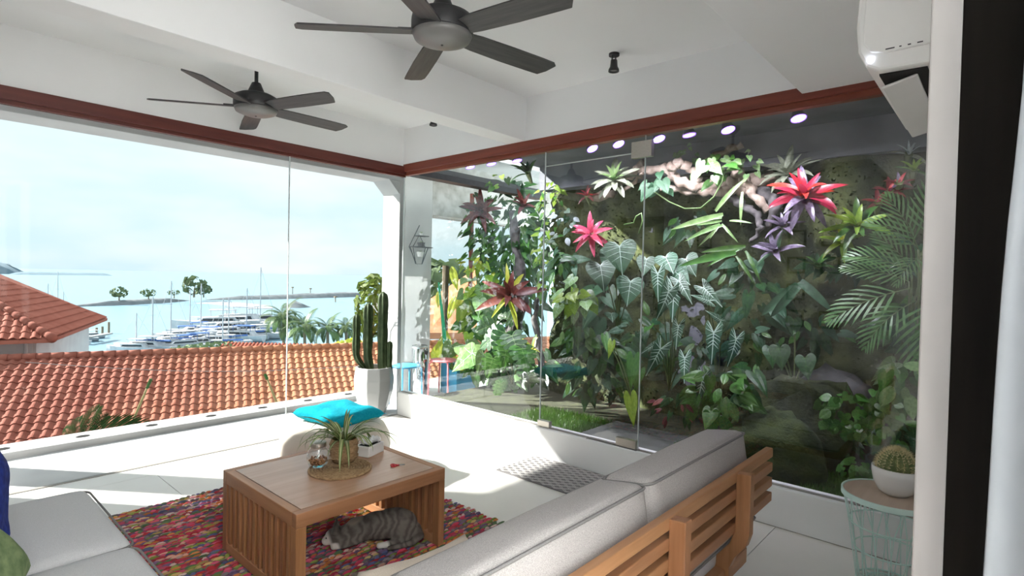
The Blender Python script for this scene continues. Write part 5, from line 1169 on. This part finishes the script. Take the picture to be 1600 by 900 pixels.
cluster('aglaonema', 'glossy broad-leaved bush low right of the door', 1122, 612, 4.15, 80, 70, B_broad+B_heart, 34, 30, 5, wid=.8)
cluster('aglaonema', 'dark broad leaves beside the glossy bush', 1165, 600, 4.3, 46, 60, B_dark, 12, 36, 6, wid=.7)
cluster('round_leaf_vine', 'round-leaved green vine at lower right', 1345, 635, 4.15, 92, 72, B_broad+B_heart, 60, 17, 7, wid=1.3)
cluster('round_leaf_vine', 'lower trailing tip of the round-leaved vine', 1330, 660, 4.1, 60, 40, B_broad, 24, 15, 8, wid=1.4)
cluster('syngonium', 'broad pale leaves at the right edge of the glass', 1415, 590, 4.1, 60, 90, B_heart+B_broadp+B_pale, 22, 34, 9, wid=.8)
cluster('syngonium', 'dark climbing leaves above the pale broad leaves', 1425, 510, 4.4, 60, 80, B_heart+B_dark, 20, 32, 10)
cluster('shrub', 'small leafy shrub on the garden floor at the right', 1345, 735, 4.1, 50, 26, B_heart, 26, 12, 11, wid=1.0)
cluster('fern', 'leafy sprigs at the top of the driftwood', 1165, 258, 4.6, 36, 46, B_pale, 16, 10, 12)
cluster('fern', 'tiny seedlings under the spotlights right of the hinge', 1075, 238, 4.8, 26, 22, B_pale, 10, 9, 13)
cluster('fern', 'bright sprig on moss left of the door seam', 862, 315, 4.5, 36, 60, B_lime+B_heart, 26, 12, 14, wid=.7)
cluster('pothos', 'pothos leaf group dangling at the door hinge', 1025, 280, 4.4, 44, 40, B_teal, 8, 20, 15)
cluster('orchid', 'silvery trailing leaves by the glass seam at left', 880, 352, 4.3, 34, 60, B_silver+B_teal, 16, 14, 16, wid=1.0)
cluster('fern', 'dark leaves under the lime bromeliad', 1310, 410, 4.6, 90, 40, B_dark, 18, 26, 17, wid=.7)
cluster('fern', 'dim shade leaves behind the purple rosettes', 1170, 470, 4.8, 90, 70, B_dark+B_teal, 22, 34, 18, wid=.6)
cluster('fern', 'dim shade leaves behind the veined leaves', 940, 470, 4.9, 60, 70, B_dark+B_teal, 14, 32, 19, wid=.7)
cluster('croton', 'reddish undergrowth below the alocasias', 1062, 640, 4.2, 60, 46, blades(LM['maroon'], BROAD)+B_dark, 18, 18, 20, wid=.6)
random.seed(77)
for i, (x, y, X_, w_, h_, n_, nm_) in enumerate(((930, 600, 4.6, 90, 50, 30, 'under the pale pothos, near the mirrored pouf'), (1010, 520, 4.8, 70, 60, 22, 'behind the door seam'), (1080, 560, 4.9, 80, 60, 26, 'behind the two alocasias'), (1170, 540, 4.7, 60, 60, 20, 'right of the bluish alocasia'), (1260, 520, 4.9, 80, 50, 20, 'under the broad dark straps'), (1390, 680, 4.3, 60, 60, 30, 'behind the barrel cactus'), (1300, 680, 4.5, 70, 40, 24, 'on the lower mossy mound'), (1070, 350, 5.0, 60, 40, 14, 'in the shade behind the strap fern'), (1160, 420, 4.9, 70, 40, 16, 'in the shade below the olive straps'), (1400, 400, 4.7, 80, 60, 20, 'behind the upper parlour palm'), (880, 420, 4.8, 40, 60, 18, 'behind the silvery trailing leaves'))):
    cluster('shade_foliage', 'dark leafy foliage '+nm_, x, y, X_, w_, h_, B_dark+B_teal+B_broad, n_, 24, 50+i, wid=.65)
# palms at the right
def fronds(label, items, seed=0):
    X_ = items[0][4]; P0 = on_x(items[0][0], items[0][1], X_); t = thing('parlour_palm', label, 'palm', P0); b = MB()
    for i, (x0, y0, x1, y1, X_) in enumerate(items):
        A, B = on_x(x0, y0, X_+.1), on_x(x1, y1, X_-.1); d = B-A
        inst('frond', FR[i % 2], t, Matrix.Translation(A-P0) @ frame(d+V((0, 0, .25*d.length)), (CAM-A).normalized()*.8+V((0, 0, .8))).to_4x4() @ Matrix.Scale(d.length*1.12, 4)); b.tube([q-P0 for q in bez(P0+V((.1, 0, -.5)), P0+V((.1, 0, -.1)), A, 6)], .007, 5)
    b.build('stems', LM['stalk'], t, smooth=True)
fronds('large parlour palm spreading its fronds at the right of the glass', [(1420, 440, 1335, 425, 4.2), (1425, 430, 1345, 395, 4.2), (1425, 450, 1318, 500, 4.15), (1430, 470, 1360, 530, 4.15), (1440, 440, 1385, 378, 4.3), (1445, 460, 1435, 560, 4.2)])
fronds('upper parlour palm above the large one', [(1435, 390, 1400, 320, 4.2), (1440, 395, 1380, 345, 4.25), (1445, 380, 1455, 300, 4.2), (1440, 400, 1410, 430, 4.15)])
# plants by the corner, in daylight
leafplant('philodendron', 'big light green leaf cluster low by the corner', [(738, 552, 702, 582, 4.6), (728, 540, 760, 572, 4.7), (755, 555, 745, 588, 4.55), (705, 540, 690, 575, 4.8)], B_pale, wid=.75, seed=21, stalk=(740, 600, 4.9))
leafplant('philodendron', 'yellow green upright leaves behind the pink stool', [(688, 560, 700, 520, 5.0), (695, 565, 712, 545, 4.9), (680, 565, 684, 538, 5.0), (705, 560, 722, 575, 4.8)], B_yel, wid=.8, seed=22)
leafplant('monstera', 'split-leaved monstera in the middle of the corner plants', [(780, 520, 745, 545, 4.6), (790, 520, 770, 560, 4.55), (775, 505, 740, 520, 4.7), (800, 525, 815, 560, 4.5), (770, 490, 750, 480, 4.8), (800, 500, 775, 490, 4.8)], B_mon, wid=1.0, seed=23, stalk=(785, 590, 4.9))
leafplant('monstera', 'mid green monstera right of the thin seam', [(792, 540, 785, 580, 4.45), (815, 545, 828, 580, 4.5), (770, 560, 760, 592, 4.5)], B_monm, wid=1.1, seed=24, stalk=(800, 600, 4.8))
leafplant('calathea', 'yellow striped hanging leaves on the timber post', [(700, 418, 695, 452, 5.2), (706, 416, 712, 450, 5.2), (712, 462, 698, 500, 5.1), (718, 462, 718, 500, 5.1), (685, 455, 684, 480, 5.2)], B_yel, wid=.5, seed=25)
cluster('pothos', 'sunlit pale pothos above the monstera', 742, 455, 4.9, 50, 60, B_pale+B_lime, 20, 24, 26)
cluster('pothos', 'mixed green leaves below the sunlit pothos', 742, 500, 4.9, 70, 50, B_heart+B_lime, 26, 22, 27)
cluster('hanging_fern', 'dark green hanging fern on the garden end post', 745, 360, 5.0, 44, 120, B_heart+B_dark, 60, 16, 28, wid=.6)
cluster('hanging_fern', 'dense hanging foliage left of the glass seam', 800, 380, 5.1, 80, 120, B_dark+B_heart, 90, 18, 29, wid=.6)
cluster('hanging_fern', 'mossy trailing column right of the glass seam', 852, 400, 5.0, 26, 160, B_heart+B_lime, 70, 12, 30, wid=.6)
cluster('hanging_fern', 'yellow green mossy foliage beside the dark trunk', 745, 415, 5.0, 60, 30, B_lime+B_yel, 24, 14, 31, wid=.6)
cluster('hanging_fern', 'dense dark leaves low behind the monstera', 800, 560, 5.0, 110, 60, B_dark+B_heart, 40, 26, 32, wid=.7)
cluster('pothos', 'round leafed vine hanging at the top near the small spotlights', 785, 283, 4.6, 46, 26, B_lime+B_heart, 8, 12, 33)
ep = thing('garden_post', 'slim red timber post at the garden end', 'post', (5.12, 5.32, -.1)); b = MB(); b.b2((-.02, -.02, 0), (.02, .02, 2.7)); b.build('shaft', MT['beamY'], ep)
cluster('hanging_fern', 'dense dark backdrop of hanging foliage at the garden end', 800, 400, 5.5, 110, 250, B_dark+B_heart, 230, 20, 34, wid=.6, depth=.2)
cluster('hanging_fern', 'leafy ground cover at the foot of the monstera', 775, 578, 4.9, 130, 34, B_dark+B_heart+B_monm, 60, 26, 35, wid=.8, depth=.2)
# ---- grow lamps on a track
MT['lenshalo'] = emit('grow_lamp_halo', (.32, .14, 1.0), 1.6)  # purple halo around the lamps, put into a glowing ring
MT['lamp'] = pm('lamp_housing', (.05, .05, .06), None, 5, .4)
for i, (px, py, lit) in enumerate(((735, 262, 0), (768, 257, 0), (808, 252, 0), (926, 233, 1), (967, 226, 1), (1030, 218, 1), (1077, 212, 0), (1138, 204, 1), (1248, 186, 1))):
    P = on_x(px, py, 3.97); names = ('first', 'second', 'third', 'fourth', 'fifth', 'sixth', 'seventh', 'eighth', 'ninth')
    t = thing('grow_lamp', '%s grow lamp spotlight from the left along the garden glass' % names[i], 'light', P)
    d = ((CAM-P).normalized()*.75+V((.55, 0, -.55))).normalized() if lit else V((.45, .05, -.85)).normalized()
    if not lit: d = (V((.25, -.1, -1))+(CAM-P).normalized()*.25).normalized()
    M_ = frame(d, V((0, 0, 1))).to_4x4()
    b = MB(); b.lathe([(0, -.11), (.024, -.11), (.030, -.06), (.045, -.02), (.050, 0), (.046, 0), (.042, -.008), (0, -.008)], 20); o = b.build('housing', MT['lamp'], t, smooth=True); o.matrix_local = M_ @ Matrix.Rotation(PI/2, 4, 'Y')
    b = MB(); b.lathe([(0, .001), (.028, -.001), (.042, -.006)], 20); o = b.build('lens', MT['lens'] if lit else MT['lensdim'], t, smooth=True); o.matrix_local = M_ @ Matrix.Rotation(PI/2, 4, 'Y')
    b = MB(); b.lathe([(.042, -.006), (.047, .001), (.0505, -.003), (.046, -.010)], 20); o = b.build('lens_halo', MT['lenshalo'], t, smooth=True); o.matrix_local = M_ @ Matrix.Rotation(PI/2, 4, 'Y')
    b = MB(); b.tube([-d*.06, -d*.06+V((0, 0, .06)), V((-d.x*.06, -d.y*.06, 2.80-P.z))], .006, 6); b.build('bracket', MT['lamp'], t)
    ld = bpy.data.lights.new('grow_light', 'SPOT'); ld.energy = 24; ld.spot_size = math.radians(110); ld.spot_blend = .6; ld.shadow_soft_size = .03; ld.color = (.90, .86, 1.0)
    lo_ = bpy.data.objects.new('grow_light', ld); COL.objects.link(lo_); lo_.parent = t; ad = V((.62, -.05, -.78)); lo_.location = d*.03+V((.01, 0, 0)); lo_.rotation_euler = ad.to_track_quat('-Z', 'Y').to_euler()
